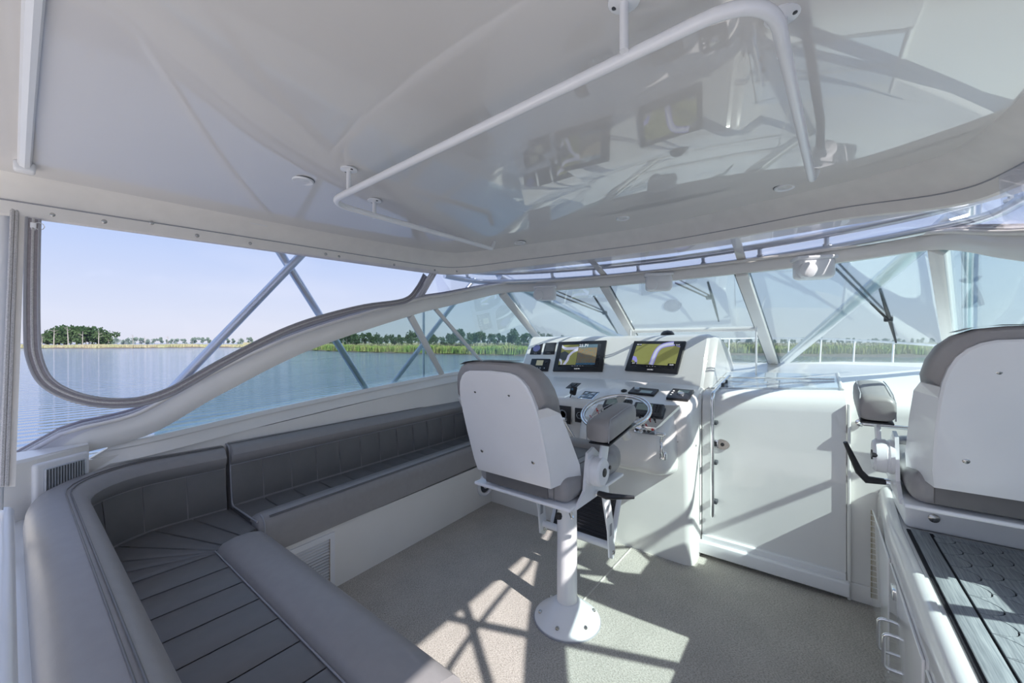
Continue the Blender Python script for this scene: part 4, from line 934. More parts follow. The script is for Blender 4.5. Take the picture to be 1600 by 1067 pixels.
# ================================================================== helm chair
def chair(org, label, with_ped=True):
    ch = thing('helm_chair', org, label, 'chair')
    O = V(org); T = Matrix.Translation(O)
    # back shell (local x right, y forward, z up)
    half_o = [(.208, .10), (.216, .16), (.218, .30), (.215, .40), (.210, .46), (.200, .505), (.186, .540), (.165, .566), (.14, .583), (.11, .592), (0, .597)]
    outl = [(x, z) for x, z in half_o]+[(-x, z) for x, z in half_o[-2::-1]]
    def yb(z): return -.335-.155*(z-.1)/.48
    M2 = lambda x, y, z: T @ V((x, y, z))
    mb = MB(); fr = [M2(x, yb(z)-.018, z) for x, z in outl]; bk = [M2(x, yb(z), z) for x, z in outl]; ins = [M2(x*.97, yb(z)-.024, .34+(z-.34)*.975) for x, z in outl]
    mb.loft([bk, fr, ins]); part('back_shell', mb, powder, ch, 'white back shell')
    for sx in (-1, 1):   # forward flares
        mb = MB(); pts = [(.208, .10), (.214, .16), (.217, .30), (.215, .41), (.213, .445)]; wd_ = [.17, .165, .115, .08, .0]
        rg = []
        for (x, z), d in zip(pts, wd_):
            rg.append([M2(sx*(x-.006), yb(z)-.008, z), M2(sx*x, yb(z)-.016, z), M2(sx*(x+.042), yb(z)+d, z+.012), M2(sx*(x+.032), yb(z)+d+.004, z+.012)])
        mb.loft(rg); part('side_flare', mb, powder, ch, ang=25)
    for x, z in ((-.10, .50), (.09, .50), (-.145, .21), (.145, .21)): part('screw', screw(M2(x, yb(z)-.022, z), (0, -1, -.1), .009), steel, ch)
    # back cushion
    mb = MB(); bo = [(.17, .11), (.20, .2), (.235, .32), (.248, .42), (.246, .48), (.236, .53), (.216, .575), (.185, .607), (.145, .625), (.09, .632), (0, .635)]
    bo = [(x, z) for x, z in bo]+[(-x, z) for x, z in bo[-2::-1]]
    rg = []
    for dy, kk in ((.0, .96), (.012, 1.0), (.06, 1.0), (.10, .99), (.125, .95), (.135, .86)): rg.append([M2(x*kk*(1 if z > .47 else .78+.2*min(1, dy/.12)), yb(z)+dy, .34+(z-.34)*kk) for x, z in bo])
    mb.loft(rg); bc = part('back_cushion', mb, cush, ch, ang=60)
    part('centre_panel', MB().rbox((0, 0, 0), (.26, .02, .42), .01, T @ Matrix.Translation((0, yb(.36)+.125, .36)) @ Matrix.Rotation(R(17), 4, 'X')), cushd, bc)
    zt_ = lambda x: .34+.293*(1 if abs(x) < .1 else 1-((abs(x)-.1)/.19)**2*.35)
    mb = MB(); mb.loft([[M2(x, yb(.63)+dy, zt_(x)+.0035) for dy in (.006, .03, .06, .09, .108)] for x in (-.185, -.15, -.10, -.03, .04, .10)], False, False); part('top_panel', mb, cushd, bc)
    # seat
    mb = MB(); mb.rbox((0, .0, 0), (.52, .56, .115), .045, T @ Matrix.Translation((0, -.02, .075)), 4); st = part('seat_cushion', mb, cush, ch)
    mb = MB(); mb.rbox((0, 0, 0), (.50, .17, .15), .06, T @ Matrix.Translation((0, .25, .085)), 5); part('front_roll', mb, cush, st)
    part('centre_panel', MB().rbox((0, 0, 0), (.30, .42, .02), .008, T @ Matrix.Translation((0, -.02, .128))), cushd, st)
    part('rear_panel', MB().rbox((0, 0, 0), (.36, .012, .08), .005, T @ Matrix.Translation((-.02, -.300, .07))), cushd, st)
    for sx in (-1, 1): part('seam', MB().tube([M2(sx*.19, -.302, .03), M2(sx*.19, -.30, .115), M2(sx*.19, -.26, .134), M2(sx*.19, .2, .134)], .0025, 5), cushd, st)
    mb = MB(); mb.rbox((0, -.02, .008), (.55, .58, .016), .006, T); mb2 = part('seat_pan', mb, powder, ch)
    for sx in (-1, 1):
        # side bracket plate rising from the pan
        poly = [(-.27, .0), (.03, .0), (.02, .06), (-.03, .11), (-.05, .20), (-.10, .235), (-.16, .22), (-.175, .15), (-.19, .06)]
        M = T @ Matrix.Translation((sx*.275-.006, 0, 0)) @ Matrix(((0, 0, 1, 0), (1, 0, 0, 0), (0, 1, 0, 0), (0, 0, 0, 1)))
        mb = MB(); mb.prism(poly, .012, M); part('side_bracket', mb, powder, ch, ang=25)
        hc = M2(sx*.281, -.12, .135); Mh = frame(hc, (0, sx, 0), (0, 0, 1))
        part('arm_hub', MB().lathe([(.066, 0), (.066, .012), (.062, .014), (.062, .020), (.066, .022), (.064, .052), (.055, .060), (.0001, .061)], Mh, 28), powder, ch)
        part('hub_cap', MB().lathe([(.020, .058), (.019, .064), (.0001, .066)], Mh, 16), black, ch)
        part('hub_knob', MB().lathe([(.009, .050), (.009, .066), (.0001, .067)], Mh @ Matrix.Translation((.055*1, .01, 0)), 12), black, ch)
        # arm and pad
        mb = MB(); a0, a1 = M2(sx*.318, -.11, .145), M2(sx*.325, -.05, .30); mb.rbox((0, 0, 0), (.014, .075, (a1-a0).length+.03), .005, Matrix.Translation((a0+a1)/2) @ Matrix.Rotation(-math.atan2(.06, .175), 4, 'X'))
        part('arm_bar', mb, powder, ch)
        Mp = T @ Matrix.Translation((sx*.330, .0, .340)) @ Matrix.Rotation(R(8), 4, 'X')
        rg = []
        for y, kx, kz in ((-.175, .78, .70), (-.17, .90, .85), (-.155, .97, .97), (-.12, 1, 1.0), (0, 1.02, 1.02), (.10, 1, 1.0), (.15, .94, .93), (.175, .80, .75), (.185, .55, .5)):
            rg.append([Mp @ V((math.copysign(abs(math.cos(a))**.55, math.cos(a))*.058*kx, y, (math.copysign(abs(math.sin(a))**.6, math.sin(a))*(.058 if math.sin(a) > 0 else .045)*kz))) for a in [k*PI/12 for k in range(24)]])
        pad = part('arm_pad', MB().loft(rg), cush, ch, ang=60)
        for e2 in (-1, 1): part('seam', MB().tube([Mp @ V((e2*.052, -.172, -.035)), Mp @ V((e2*.052, -.158, .035)), Mp @ V((e2*.048, -.13, .058)), Mp @ V((e2*.048, 0, .060)), Mp @ V((e2*.046, .13, .055))], .0022, 5), pipe_m, pad)
        part('pad_base', MB().rbox((0, 0, 0), (.10, .32, .008), .003, Mp @ Matrix.Translation((0, 0, -.052))), black, pad)
        # locking lever
        if (with_ped and sx > 0) or (not with_ped and sx < 0):
            l0 = M2(sx*.295, -.09, .025); dirv = V((sx*.55, .80 if with_ped else -.25, -.02 if with_ped else .0)).normalized()
            if not with_ped: pts = [l0, l0+V((-.06, -.01, .0)), l0+V((-.085, -.02, .03)), l0+V((-.13, -.05, .15))]
            else: pts = [l0, l0+V((.05, -.01, .0)), l0+V((.07, .0, -.0)), l0+V((.13, .10, -.02))]
            lv = part('locking_lever', MB().tube(pts, [.012, .016, .014, .008], 10), black, ch); part('lever_bolt', MB().tube([l0-V((sx*.01, 0, 0)), l0+V((sx*.03, 0, 0))], .013, 10), chrome, lv)
    return ch
HO = V((-1.085, 1.745, .785))
hc_ = chair(HO, 'white and grey helm chair on a pedestal in front of the steering wheel')
# pedestal + footrest for the helm chair
px, py = PZ(886, 966, 0).x, PZ(886, 966, 0).y
TT = Matrix.Translation((px, py, 0))
part('pedestal_post', MB().lathe([(.058, .09), (.055, .12), (.053, .60), (.066, .66), (.066, .72), (.10, .755), (.10, .79)], TT, 32), powder, hc_)
fl_ = part('pedestal_flange', MB().lathe([(.176, 0), (.176, .012), (.168, .02), (.10, .072), (.070, .10), (.058, .105)], TT, 40), powder, hc_)
part('flange_gasket', MB().lathe([(.181, 0), (.181, .006), (.170, .007)], TT, 40), pipe_m, hc_)
for k in range(6):
    a = k*PI/3-.35; p = V((px+math.cos(a)*.145, py+math.sin(a)*.145, .038)); part('bolt', MB().lathe([(.011, 0), (.011, .004), (.007, .009), (.0001, .010)], Matrix.Translation(p) @ Matrix.Rotation(R(18), 4, V((-math.sin(a), math.cos(a), 0))), 12), steel, fl_)
# swivel lever under the pan
part('swivel_handle', MB().tube([V((px+.05, py-.1, .72)), V((px+.13, py-.2, .69)), V((px+.15, py-.21, .66))], .009, 8), chrome, hc_)
part('swivel_knob', MB().lathe([(.0001, -.018), (.014, -.012), (.017, 0), (.014, .012), (.0001, .018)], Matrix.Translation((px+.08, py-.22, .655)), 14), rubber, hc_)
part('swivel_rod', MB().tube([V((px+.04, py-.12, .74)), V((px+.08, py-.22, .66))], .006, 8), chrome, hc_)
# footrest
fx0, fx1 = -1.44, -.955
for x, lab in ((fx0, 'l'), (fx1, 'r')):
    outline = [(2.02, .775), (2.08, .775), (2.12, .70), (2.20, .44), (2.23, .24), (2.20, .215), (2.15, .24), (2.13, .40), (2.05, .66)]
    M = Matrix.Translation((x-.005, 0, 0)) @ Matrix(((0, 0, 1, 0), (1, 0, 0, 0), (0, 1, 0, 0), (0, 0, 0, 1)))
    bm = bmesh.new(); vs = [bm.verts.new((a, b_, 0)) for a, b_ in outline]
    mb = MB(); mb.prism(outline, .010, M); fb = part('footrest_arm', mb, powder, hc_, ang=25); bm.free()
    for (yy, zz) in ((2.125, .52), (2.165, .40)):
        mb = MB(); mb.rbox((x, yy, zz), (.0115, .035, .075), .002, None, 1); part('arm_slot', mb, pipe_m, fb)
    part('footrest_bolt', MB().lathe([(.012, 0), (.010, .006), (.0001, .007)], frame(V((x+.006, 2.195, .255)), (0, 1, 0), (0, 0, 1)), 12), steel, fb)
part('footrest_bar', MB().tube([V((fx0, 2.19, .29)), V((fx1, 2.19, .29))], .022, 14), powder, hc_)
ft = frame(V(((fx0+fx1)/2+.0, 2.31, .385)), (1, 0, 0), (0, .42, .9))
part('footrest_plate', MB().rbox((0, 0, 0), (.46, .30, .012), .005, ft), powder, hc_)
fp = part('footrest_pad', MB().rbox((0, 0, .010), (.40, .26, .010), .004, ft), rubber, hc_, 'black ribbed rubber pad')
for k in range(12): part('pad_rib', MB().rbox((0, -.115+k*.0208, .018), (.385, .011, .009), .003, ft, 2), black, fp)
# companion chair (own copy with its own lever side)
c2 = chair(V((.52, 2.25, .915)), 'white and grey companion chair at the right edge, mounted on the decked cabinet', False)
mb = MB(); mb.rbox((.56, 2.62, .745), (.50, .36, .13), .02); mb.rbox((.56, 2.56, .85), (.36, .22, .10), .01); part('chair_riser', mb, powder, c2)
part('riser_bolt', MB().lathe([(.018, 0), (.018, .006), (.010, .010), (.0001, .011)], frame(V((.40, 2.438, .745)), (1, 0, 0), (0, 0, 1)), 16), steel, c2)

# ================================================================== starboard cabinet with foam decking
XC = .245
cb = thing('starboard_cabinet', (.7, 1.4, 0), 'low white cabinet along the starboard side carrying the decking and the chair', 'cabinet')
prof = [(XC, 0), (XC, .60), (XC+.004, .64), (XC+.012, .668), (XC+.022, .682), (XC+.038, .690), (XC+.052, .688), (XC+.058, .678), (.98, .678), (.98, 0)]
mb = MB(); mb.loft([[V((x+(.03 if y > 2.9 else 0), y, z)) for x, z in prof] for y in (-.45, 2.4, 3.02)]); part('body', mb, door_m, cb)
mb = MB(); mb.rbox((XC-.004, 1.9, .36), (.008, .62, .48), .003); d1 = part('locker_door', mb, door_m, cb)
mb = MB(); mb.rbox((XC-.004, 1.24, .36), (.008, .62, .48), .003); d2 = part('locker_door', mb, door_m, cb)
mb = MB(); mb.rbox((XC-.004, 2.55, .36), (.008, .60, .48), .003); d3 = part('locker_door', mb, door_m, cb)
brass = mat('brass_hinge', (.45, .38, .27), .4, metal=.7, noise=.3, nscale=200)
for y, zz0, zz1 in ((2.86, .12, .60), (1.55, .12, .50)):
    mb = MB()
    for k in range(16): mb.tube([V((XC-.009, y, zz0+k*(zz1-zz0)/16)), V((XC-.009, y, zz0+(k+.8)*(zz1-zz0)/16))], .0022, 6)
    part('piano_hinge', mb, brass, cb, kind='stuff')
for (y, z, d) in ((2.20, .30, d1), (2.04, .33, d1)):
    mb = MB(); mb.tube(fillet([V((XC-.004, y, z+.065)), V((XC-.042, y, z+.065)), V((XC-.042, y, z-.065)), V((XC-.004, y, z-.065))], .022), .0065, 10); part('pull_handle', mb, chrome, d)
mb = MB(); mb.rbox((XC-.009, 2.1, .535), (.012, .06, .04), .003); part('latch', mb, chrome, d1)
# decking
dk_ = thing('foam_decking', (.62, 1.0, .679), 'grey foam decking with a fish-scale pattern on the starboard cabinet top', 'decking')
DX0, DX1, DY0, DY1 = XC+.068, .97, .45, 2.42
mb = MB(); mb.rbox(((DX0+DX1)/2, (DY0+DY1)/2, .6805), (DX1-DX0, DY1-DY0, .005), .002, None, 1); part('base_sheet', mb, foamb, dk_)
mb = MB(); bw = .055
mb.rbox((DX0+.012+bw/2, (DY0+DY1)/2, .6865), (bw, DY1-DY0-.02, .007), .002, None, 2); part('border_strip', mb, foam, dk_)
mb = MB(); mb.rbox(((DX0+DX1)/2+.035, DY1-.012-.02, .6865), (DX1-DX0-.09, .04, .007), .002, None, 2); part('border_strip', mb, foam, dk_)
mb = MB(); mb.rbox(((DX0+DX1)/2+.035, DY0+.032, .6865), (DX1-DX0-.09, .04, .007), .002, None, 2); part('border_strip', mb, foam, dk_)
# fish scales, tips to starboard
PITY, PITX = .105, .062
sx0 = DX0+.012+bw+.008; sy1 = DY1-.012-.045; sy0 = DY0+.06
def scale_shape():
    # scale occupying width PITY, tip at +x; left side concave following the neighbours' tips
    h = PITY/2; g = .003; pts = []
    tip = lambda t: (PITX*1.0*(math.cos(t)), h*math.sin(t))
    for k in range(9):
        t_ = -PI/2+PI*k/8; pts.append(((PITX-g)*math.cos(t_)*1.0, (h-g/2)*math.sin(t_)))
    # concave back: two neighbour tips of the previous offset row (centres at +-h, shifted -PITX)
    for k in range(5):
        t_ = -PI/2*(0) ; ang_ = -PI/2+PI/2*k/4   # upper neighbour centre (−PITX, +h): arc from its lower side
        pts.append((-PITX+(PITX+g*.0)*math.cos(-PI/2+PI/2*(1-k/4)*1.0-0) if False else -PITX+PITX*math.sin(PI/2*(1-k/4)), h-h*math.cos(PI/2*(1-k/4))))
    for k in range(1, 5):
        pts.append((-PITX+PITX*math.sin(PI/2*k/4), -h+h*math.cos(PI/2*k/4)))
    return pts
def clip(poly, f):      # Sutherland-Hodgman against f(p)>=0 half planes
    for (a, b_, c) in f:
        out = []
        for i in range(len(poly)):
            p, q = poly[i], poly[(i+1) % len(poly)]; dp, dq = a*p[0]+b_*p[1]-c, a*q[0]+b_*q[1]-c
            if dp >= 0: out.append(p)
            if (dp >= 0) != (dq >= 0): t_ = dp/(dp-dq); out.append((p[0]+(q[0]-p[0])*t_, p[1]+(q[1]-p[1])*t_))
        poly = out
        if len(poly) < 3: return []
    return poly
h_ = PITY/2
def scale_at(cx, cy):
    g = .004; pts = []
    for k in range(9):
        t_ = -PI/2+PI*k/8; pts.append((cx+(PITX-g)*math.cos(t_), cy+(h_-g/2)*math.sin(t_)))
    for k in range(1, 6): a = PI/2*k/5; pts.append((cx-PITX+PITX*math.cos(a)*1.0, cy+h_-h_*math.sin(a)))
    for k in range(4, 0, -1): a = PI/2*k/5; pts.append((cx-PITX+PITX*math.cos(a), cy-h_+h_*math.sin(a)))
    return pts
proto = {}
ncol = int((DX1-sx0)/PITX)+2; cnt = 0
for i in range(ncol):
    cx = sx0+i*PITX
    j0 = -1
    for j in range(-1, int((sy1-sy0)/PITY)+2):
        cy = sy1-j*PITY-(h_ if i % 2 else 0)
        if cy-h_ > sy1+.001 or cy+h_ < sy0 or cnt >= 290: continue
        full = (cx-PITX >= sx0 and cx+PITX <= DX1-.02 and cy-h_ >= sy0 and cy+h_ <= sy1)
        if full and 'm' in proto:
            o = link(bpy.data.objects.new('scale', proto['m'])); o.parent = dk_; o.location = V((cx, cy, 0))-proto['c']; cnt += 1; continue
        pl = scale_at(cx, cy)
        if not full: pl = clip(pl, ((1, 0, sx0), (-1, 0, -(DX1-.02)), (0, 1, sy0), (0, -1, -sy1)))
        if len(pl) < 3: continue
        area = abs(sum(pl[k][0]*pl[(k+1) % len(pl)][1]-pl[(k+1) % len(pl)][0]*pl[k][1] for k in range(len(pl))))/2
        if area < 2e-4: continue
        o = part('scale', MB().prism(pl, .006, None, .684), foam, dk_, smooth=False); cnt += 1
        if full: proto['m'] = o.data; proto['c'] = V((cx, cy, 0))

# ================================================================== ceiling fittings
zc = lambda x, y: zceil(x, y)-.0
# overhead grab rail
pr = thing('overhead_grab_rail', (CL, 1.4, 2.15), 'long white U-shaped grab rail hanging under the ceiling', 'grab rail')
rx = lambda x, y, d=.085: V((x, y, zceil(x, y)-d))
k0 = [rx(-1.73, 2.10, .02), rx(-1.79, 2.06), rx(-1.83, .95), rx(-.05, .93), rx(-.03, 2.00), rx(-.03, 2.06, .02)]
k0 = [PZ(772, 379, 2.185), PZ(768, 388, 2.13)+V((0, 0, 0)), PZ(512, 316, 2.13), PZ(1204, -20, 2.13), PZ(1269, 282, 2.13), PZ(1275, 268, 2.19)]
part('rail_tube', MB().tube(fillet(k0[:2]+k0[1:], .12, 8), .0135, 14), powder, pr)
for (u, v) in ((585, 322), (549, 277), (975, 40), (1222, 68)):
    pass
for (u_, v_) in ((545, 303), (585, 341), (975, 80), (1222, 88)):
    q_ = PZ(u_, v_, 2.13); x, y = q_.x, q_.y
    b_ = V((x, y, zceil(x, y)))
    P_ = k0
    st_ = part('rail_standoff', MB().tube([V((x, y, 2.13)), b_], .010, 10), powder, pr)
    part('standoff_flange', MB().lathe([(.034, 0), (.034, -.005), (.014, -.010)], Matrix.Translation(b_), 20), powder, st_)
    for s_ in (-1, 1): part('screw', MB().lathe([(.006, 0), (.006, -.004), (.0001, -.006)], Matrix.Translation(b_+V((.022*s_, .0, -.004))), 10), dark, st_)
# downlights
for (u, v, lab) in ((473, 282, 'recessed ceiling downlight on the port side, left of the grab rail'), (812, 379, 'recessed ceiling downlight just forward of the rail at the port front corner'), (973, 341, 'recessed ceiling downlight in the middle above the helm console'), (1226, 293, 'recessed ceiling downlight right of centre near the rail end')):
    p = PZ(u, v, 2.22); p = PZ(u, v, zceil(p.x, p.y)); p = PZ(u, v, zceil(p.x, p.y))
    dl = thing('downlight', p, lab, 'ceiling light'); T_ = Matrix.Translation(p+V((0, 0, .003)))
    part('trim_ring', MB().lathe([(.045, .004), (.045, -.004), (.041, -.009), (.030, -.006), (.028, .002)], T_, 28), powder, dl); part('lens', MB().lathe([(.029, -.002), (.012, -.0045), (.0001, -.005)], T_, 20), lens_m, dl)
    part('gap_ring', MB().lathe([(.048, .001), (.048, -.002), (.045, -.002)], T_, 28), dark, dl)

# ================================================================== wipers
for (u, v, wx, lab, arm) in ((852, 459, 1.0, 'port', ((862, 458), (945, 490), (928, 463), (965, 521))), (1029, 442, 1.0, 'centre', ((1055, 442), (1108, 466), (1106, 441), (1123, 502))), (1271, 420, 1.25, 'starboard', ((1306, 420), (1388, 500), (1375, 452), (1400, 535)))):
    # distance of the header there
    best = min(header, key=lambda q: abs(((q-CP).dot(RT)/(q-CP).dot(DR))*F+800-u)); tt_ = (best-CP).dot(DR)-.05
    p = PT(u, v, tt_); out = V((best.x-CL, 0, 0)); 
    M = frame(p, RT*.8+V((.6, 0, 0)), (0, 0, 1)) @ Matrix.Scale(1.25 if lab != 'port' else 1.2, 4); wm = thing('wiper_motor_cover', p, 'white moulded wiper motor cover over the %s windshield pane' % lab, 'wiper cover')
    k = 1.0
    part('housing', MB().rbox((0, 0, 0), (.155, .10, .085), .022, M, 3), powder, wm); part('lid', MB().rbox((0, .048, 0), (.168, .018, .095), .008, M, 2), powder, wm)
    part('boss', MB().lathe([(.038, 0), (.036, .024), (.026, .030), (.0001, .030)], M @ Matrix.Translation((-.042, -.012, .035)), 24), powder, wm)
    part('wire', MB().tube([p+V((0, 0, .05)), p+V((.01, .02, .085))], .003, 6), powder, wm)
    # wiper outside the glass: plane of the front glass
    if lab == 'centre': g0, g1, g2 = T0, T1, B0
    elif lab == 'port': g0, g1, g2 = T0, low_p[hC*HN], B0
    else: g0, g1, g2 = T1, low_s[hC*HN], B1
    nn = (g1-g0).cross(g2-g0).normalized(); nn = nn if nn.y > 0 else -nn; g0_ = g0+nn*.07
    A_, E_, B1_, B2_ = [PP(a, b_, g0_, nn) for a, b_ in arm]
    wp = thing('windshield_wiper', A_, 'black double-arm wiper parked on the %s windshield pane' % lab, 'wiper')
    dd = V((0, 0, .03)); part('arm', MB().tube([A_, E_], .007, 8), rubber, wp); part('arm', MB().tube([A_+dd+RT*.02, E_+dd*.5+RT*.02], .006, 8), rubber, wp)
    part('pivot', MB().rbox(E_+V((0, 0, .006)), (.045, .03, .035), .008), dark, wp)
    part('blade', MB().tube([B1_, B1_.lerp(B2_, .5)+nn*.008, B2_], [.008, .012, .006], 8), black, wp)

# ================================================================== unseen cockpit aft of the camera (open to the sky, added to bounce daylight forward)
mb = MB(); mb.box((CL, -2.7, -.12), (3.9, 4.0, .06)); mb.box((CL, -.68, -.05), (3.9, .06, .10)); solo('bounce_cockpit_sole', mb, hull_m, kind='structure')
for s in (-1, 1):
    mb = MB(); mb.rbox((CL+s*2.0, -2.7, .25), (.18, 4.0, .75), .03); struct('trim_%d' % (6 if s < 0 else 7), mb, hull_m)
mb = MB(); mb.rbox((CL, -4.7, .25), (4.1, .18, .75), .03); struct('wall_transom', mb, hull_m)

# ================================================================== water, marsh and trees
WZ = -1.25
def wp(u, Z, z=WZ): p = DR*Z+RT*((u-800)/F*Z); return V((p.x, p.y, z))
def water_mat():
    m = bpy.data.materials.new('rippled_water'); m.use_nodes = True; t = m.node_tree; b = t.nodes['Principled BSDF']; L = t.links.new
    b.inputs['Base Color'].default_value = (.13, .19, .30, 1); b.inputs['Roughness'].default_value = .08; b.inputs['IOR'].default_value = 1.33
    co = t.nodes.new('ShaderNodeTexCoord')
    wv = t.nodes.new('ShaderNodeTexWave'); wv.wave_type = 'BANDS'; wv.bands_direction = 'X'; wv.inputs['Scale'].default_value = .42; wv.inputs['Distortion'].default_value = 5; wv.inputs['Detail'].default_value = 2; wv.inputs['Detail Scale'].default_value = .6
    mpp = t.nodes.new('ShaderNodeMapping'); mpp.inputs['Rotation'].default_value = (0, 0, R(6)); mpp.inputs['Scale'].default_value = (1, .35, 1)
    n = t.nodes.new('ShaderNodeTexNoise'); n.inputs['Scale'].default_value = .9; n.inputs['Detail'].default_value = 5
    mp2 = t.nodes.new('ShaderNodeMapping'); mp2.inputs['Scale'].default_value = (1, .3, 1)
    ad = t.nodes.new('ShaderNodeMath'); ad.operation = 'MULTIPLY_ADD'; ad.inputs[1].default_value = .55
    bp = t.nodes.new('ShaderNodeBump'); bp.inputs['Strength'].default_value = 1; bp.inputs['Distance'].default_value = .06
    L(co.outputs['Object'], mpp.inputs[0]); L(mpp.outputs[0], wv.inputs['Vector']); L(co.outputs['Object'], mp2.inputs[0]); L(mp2.outputs[0], n.inputs['Vector'])
    L(wv.outputs[1], ad.inputs[0]); L(n.outputs[0], ad.inputs[2]); L(ad.outputs[0], bp.inputs['Height']); L(bp.outputs[0], b.inputs['Normal'])
    return m
mb = MB(); mb.add([(-2500, -2500, WZ), (2500, -2500, WZ), (2500, 2500, WZ), (-2500, 2500, WZ)], [(0, 1, 2, 3)])
solo('water', mb, water_mat(), 'calm rippled river water around the boat', 'water', kind='stuff')
mud = mat('marsh_mud', (.16, .13, .10), .6, noise=.4, nscale=1.2)
grass_m = mat('marsh_grass', (.22, .34, .08), .8, nscale=.35, col2=(.36, .34, .14), spec=.1)
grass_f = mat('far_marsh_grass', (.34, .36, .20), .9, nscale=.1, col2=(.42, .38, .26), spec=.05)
leaf_m = mat('tree_foliage', (.085, .13, .055), .8, nscale=1.5, col2=(.035, .07, .03), spec=.1)
leaf_h = mat('hazy_foliage', (.20, .26, .22), .9, nscale=.6, col2=(.14, .20, .17), spec=.05)  # paler leaf colour with distance haze painted in, for far trees
bark = mat('tree_bark', (.26, .23, .20), .9, noise=.3, nscale=8)
deadw = mat('dead_wood', (.46, .43, .40), .9, noise=.3, nscale=8)
# shoreline control: (pixel column, distance of the water's edge, grass top above water)
def shore(name, ctl, depth, hgt, m_, blades, label, bh, seed, mudw=1.2):
    rnd = random.Random(seed); P = cat([V((u, Z, 0)) for u, Z in ctl], 8)
    t_ = thing(name, wp(P[0].x, P[0].y), label, 'marsh')
    base = MB(); rings = []
    for p in P:
        wob = rnd.uniform(-.012, .012)*p.y
        rings.append([wp(p.x, p.y+wob-mudw, WZ-.1), wp(p.x, p.y+wob, WZ+.35*hgt*.6), wp(p.x, p.y+wob+2, WZ+hgt*.45), wp(p.x, p.y+depth, WZ+hgt*.5)])
    base.loft(rings, False, False); part('mud_bank', base, mud, t_)
    g = MB(); n_ = len(P)-1
    for _ in range(blades):
        k = rnd.random()*n_; i = int(k); p = P[i].lerp(P[i+1], k-i); d = depth*rnd.random()**2
        Z = p.y+.4+d; c = wp(p.x, Z, WZ+hgt*.2); w_ = bh*rnd.uniform(.10, .28); h_ = bh*rnd.uniform(.6, 1.1)*(1+.12*math.sin(p.x*.05)); a_ = rnd.uniform(0, PI)
        dx = V((math.cos(a_), math.sin(a_), 0))*w_; l_ = V((rnd.uniform(-.15, .15), rnd.uniform(-.15, .15), 0))*bh
        g.v += [c-dx, c+dx, c+dx*.2+l_+V((0, 0, h_)), c-dx*.3+l_*.6+V((0, 0, h_*.92))]; q = len(g.v); g.f.append((q-4, q-3, q-2, q-1))
    part('grass', g, m_, t_, kind='stuff', smooth=False)
    return t_
# near marsh to port (behind side glass)
shore('salt_marsh', [(455, 150), (500, 128), (560, 112), (640, 98), (740, 86), (860, 76), (960, 70)], 60, 1.1, grass_m, 26000, 'bright green salt marsh bank across the water on the port side', 1.5, 3)
# right marsh ahead
shore('salt_marsh', [(960, 92), (1050, 92), (1150, 90), (1300, 82), (1440, 78), (1600, 76)], 70, 1.5, grass_m, 26000, 'green salt marsh bank ahead of the bow behind the bow rail', 1.6, 4, 9)
# far left marsh
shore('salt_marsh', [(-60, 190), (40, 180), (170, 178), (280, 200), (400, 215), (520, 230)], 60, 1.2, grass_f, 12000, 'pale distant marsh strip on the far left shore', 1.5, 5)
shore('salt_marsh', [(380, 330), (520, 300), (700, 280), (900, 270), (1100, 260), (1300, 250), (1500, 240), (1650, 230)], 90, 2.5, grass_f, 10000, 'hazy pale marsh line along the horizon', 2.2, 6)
def crown_mb(rnd, h, wdt, kind):
    g = MB(); nl = 420
    blobs = [(V((rnd.uniform(-.5, .5)*wdt, rnd.uniform(-.5, .5)*wdt, h*rnd.uniform(.30, .82))), wdt*rnd.uniform(.26, .44)) for _ in range(7 if kind else 4)]+[(V((0, 0, h*.82)), wdt*.3)]
    for _ in range(nl):
        c, r = rnd.choice(blobs); d = V((rnd.gauss(0, 1), rnd.gauss(0, 1), rnd.gauss(0, .75))).normalized()*r*rnd.uniform(.5, 1)
        p = c+d; s_ = h*rnd.uniform(.035, .075); x = V((rnd.uniform(-1, 1), rnd.uniform(-1, 1), rnd.uniform(-.4, .4))).normalized()*s_; y = V((rnd.uniform(-.5, .5), rnd.uniform(-.5, .5), 1)).normalized()*s_*.8
        q = len(g.v); g.v += [p-x, p-y, p+x, p+y]; g.f.append((q, q+1, q+2, q+3))
    return g
def trunk_mb(rnd, h, dead=False):
    g = MB(); lean = V((rnd.uniform(-.06, .06)*h, rnd.uniform(-.06, .06)*h, 0)); g.tube([(0, 0, 0), lean*.5+V((0, 0, h*.5)), lean+V((0, 0, h*.88))], [h*.022, h*.015, h*.005], 6)
    for _ in range(5 if dead else 4):
        z = h*rnd.uniform(.4, .8); a = rnd.uniform(0, 2*PI); g.tube([lean*(z/h)+V((0, 0, z)), V((math.cos(a)*h*.16, math.sin(a)*h*.16, z+h*.08))], [h*.008, h*.003], 4)
    return g
rnd = random.Random(11); protos = []
for k in range(8):
    dead = k >= 6; h = 1.0; tr = {'trunk': mesh_of('trunk', trunk_mb(rnd, h, dead), deadw if dead else bark, V((0, 0, 0))), 'crown': None}
    if not dead:
        tr['crown'] = mesh_of('crown', crown_mb(rnd, h, rnd.uniform(.55, .8) if k < 4 else .42, k < 4), leaf_m, V((0, 0, 0)), smooth=False)
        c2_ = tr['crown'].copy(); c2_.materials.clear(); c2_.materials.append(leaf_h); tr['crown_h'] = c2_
    protos.append(tr)
def tree(u, Z, hpx, k, label, group, hazy=False, z0=None):
    h = hpx/F*Z; pr_ = protos[k]; p = wp(u, Z, (WZ+.5) if z0 is None else z0)
    o = thing('dead_tree' if k >= 6 else 'tree', p, label, 'tree', group); o.scale = (h, h, h); o.rotation_euler = (0, 0, rnd.uniform(0, 6.2))
    t1_ = link(bpy.data.objects.new('trunk', pr_['trunk'])); t1_.parent = o
    if k < 6: c1 = link(bpy.data.objects.new('crown', pr_['crown_h' if hazy else 'crown'])); c1.parent = o
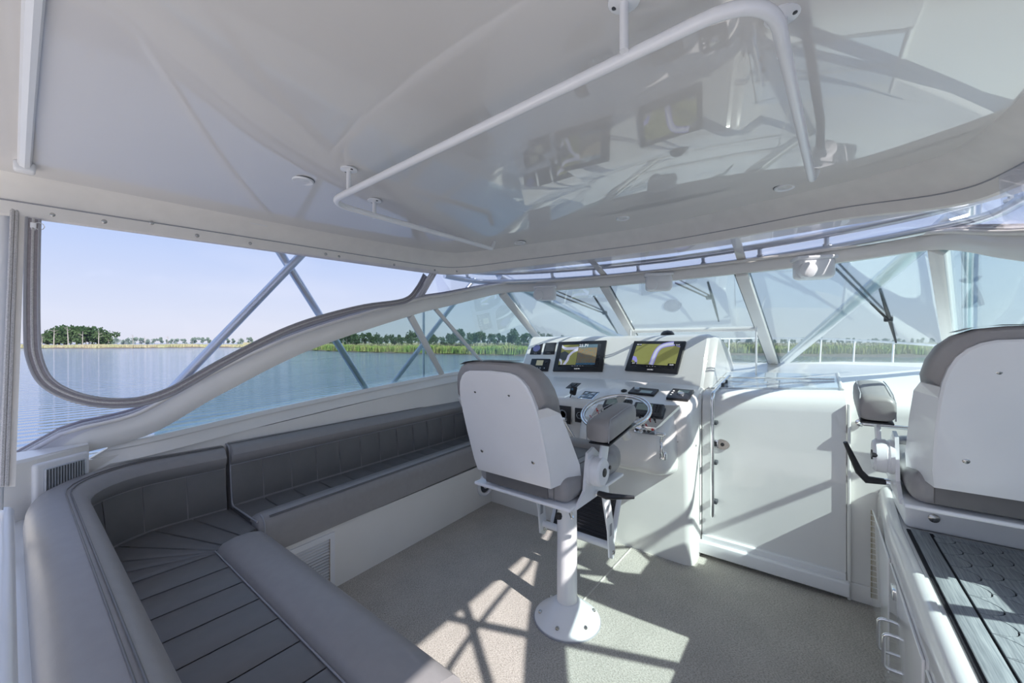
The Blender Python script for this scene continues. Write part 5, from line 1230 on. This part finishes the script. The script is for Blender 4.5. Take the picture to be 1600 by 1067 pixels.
ORD = ['first', 'second', 'third', 'fourth', 'fifth', 'sixth', 'seventh', 'eighth', 'ninth', 'tenth', 'eleventh', 'twelfth', 'thirteenth', 'fourteenth', 'fifteenth']
def row(us, where, what, fn):
    """plants trees left to right; each is named by its rank within the stretch of shore it stands in"""
    us = sorted(us); c_ = {}
    for u in us:
        sg = [n_ for lim, n_ in where if u < lim][0]; c_[sg] = c_.get(sg, 0)+1
        fn(u, '%s, %s from the left %s' % (what, ORD[c_[sg]-1], sg))
row([70+i*7.0+rnd.uniform(-2, 2) for i in range(15)], [(999, 'in the clump on the far left shore')], 'broad green tree', lambda u, l: tree(u, 205+rnd.uniform(0, 20), 31*(.62+.42*math.sin(PI*max(0, min(1, (u-62)/112))))+rnd.uniform(-3, 3), rnd.choice((0, 1, 2, 3)), l, 'trees of the far left clump', False))
HH = {66: 22, 84: 34, 107: 36, 129: 28, 154: 30, 208: 22, 226: 19, 262: 20}
row(HH, [(170, 'among the green clump on the left shore'), (999, 'right of the green clump')], 'bare pale dead tree', lambda u, l: tree(u, 198, HH[u], rnd.choice((6, 7)), l, 'dead trees on the far left shore'))
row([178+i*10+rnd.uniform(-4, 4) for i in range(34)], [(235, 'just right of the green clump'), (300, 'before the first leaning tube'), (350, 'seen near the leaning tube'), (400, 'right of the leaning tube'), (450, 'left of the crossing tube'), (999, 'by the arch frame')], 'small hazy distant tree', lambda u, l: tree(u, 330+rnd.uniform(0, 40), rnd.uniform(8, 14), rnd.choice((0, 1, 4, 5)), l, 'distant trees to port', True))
row([500+i*6.6+rnd.uniform(-3, 3) for i in range(58)], [(570, 'behind the marsh near the arch frame'), (620, 'behind the marsh, right of the crossing tube'), (660, 'behind the marsh in the aft side pane'), (705, 'behind the marsh at the slim upright rod'), (750, 'behind the marsh in the narrow side pane'), (800, 'behind the marsh in the forward side pane'), (850, 'behind the marsh beside the corner mullion'), (999, 'behind the marsh in the port front pane')], 'dark green tree', lambda u, l: tree(u, 240+rnd.uniform(0, 40), rnd.uniform(13, 21)+(7 if rnd.random() < .2 else 0), rnd.choice((0, 1, 2, 3, 4, 5)), l, 'trees behind the port marsh'))
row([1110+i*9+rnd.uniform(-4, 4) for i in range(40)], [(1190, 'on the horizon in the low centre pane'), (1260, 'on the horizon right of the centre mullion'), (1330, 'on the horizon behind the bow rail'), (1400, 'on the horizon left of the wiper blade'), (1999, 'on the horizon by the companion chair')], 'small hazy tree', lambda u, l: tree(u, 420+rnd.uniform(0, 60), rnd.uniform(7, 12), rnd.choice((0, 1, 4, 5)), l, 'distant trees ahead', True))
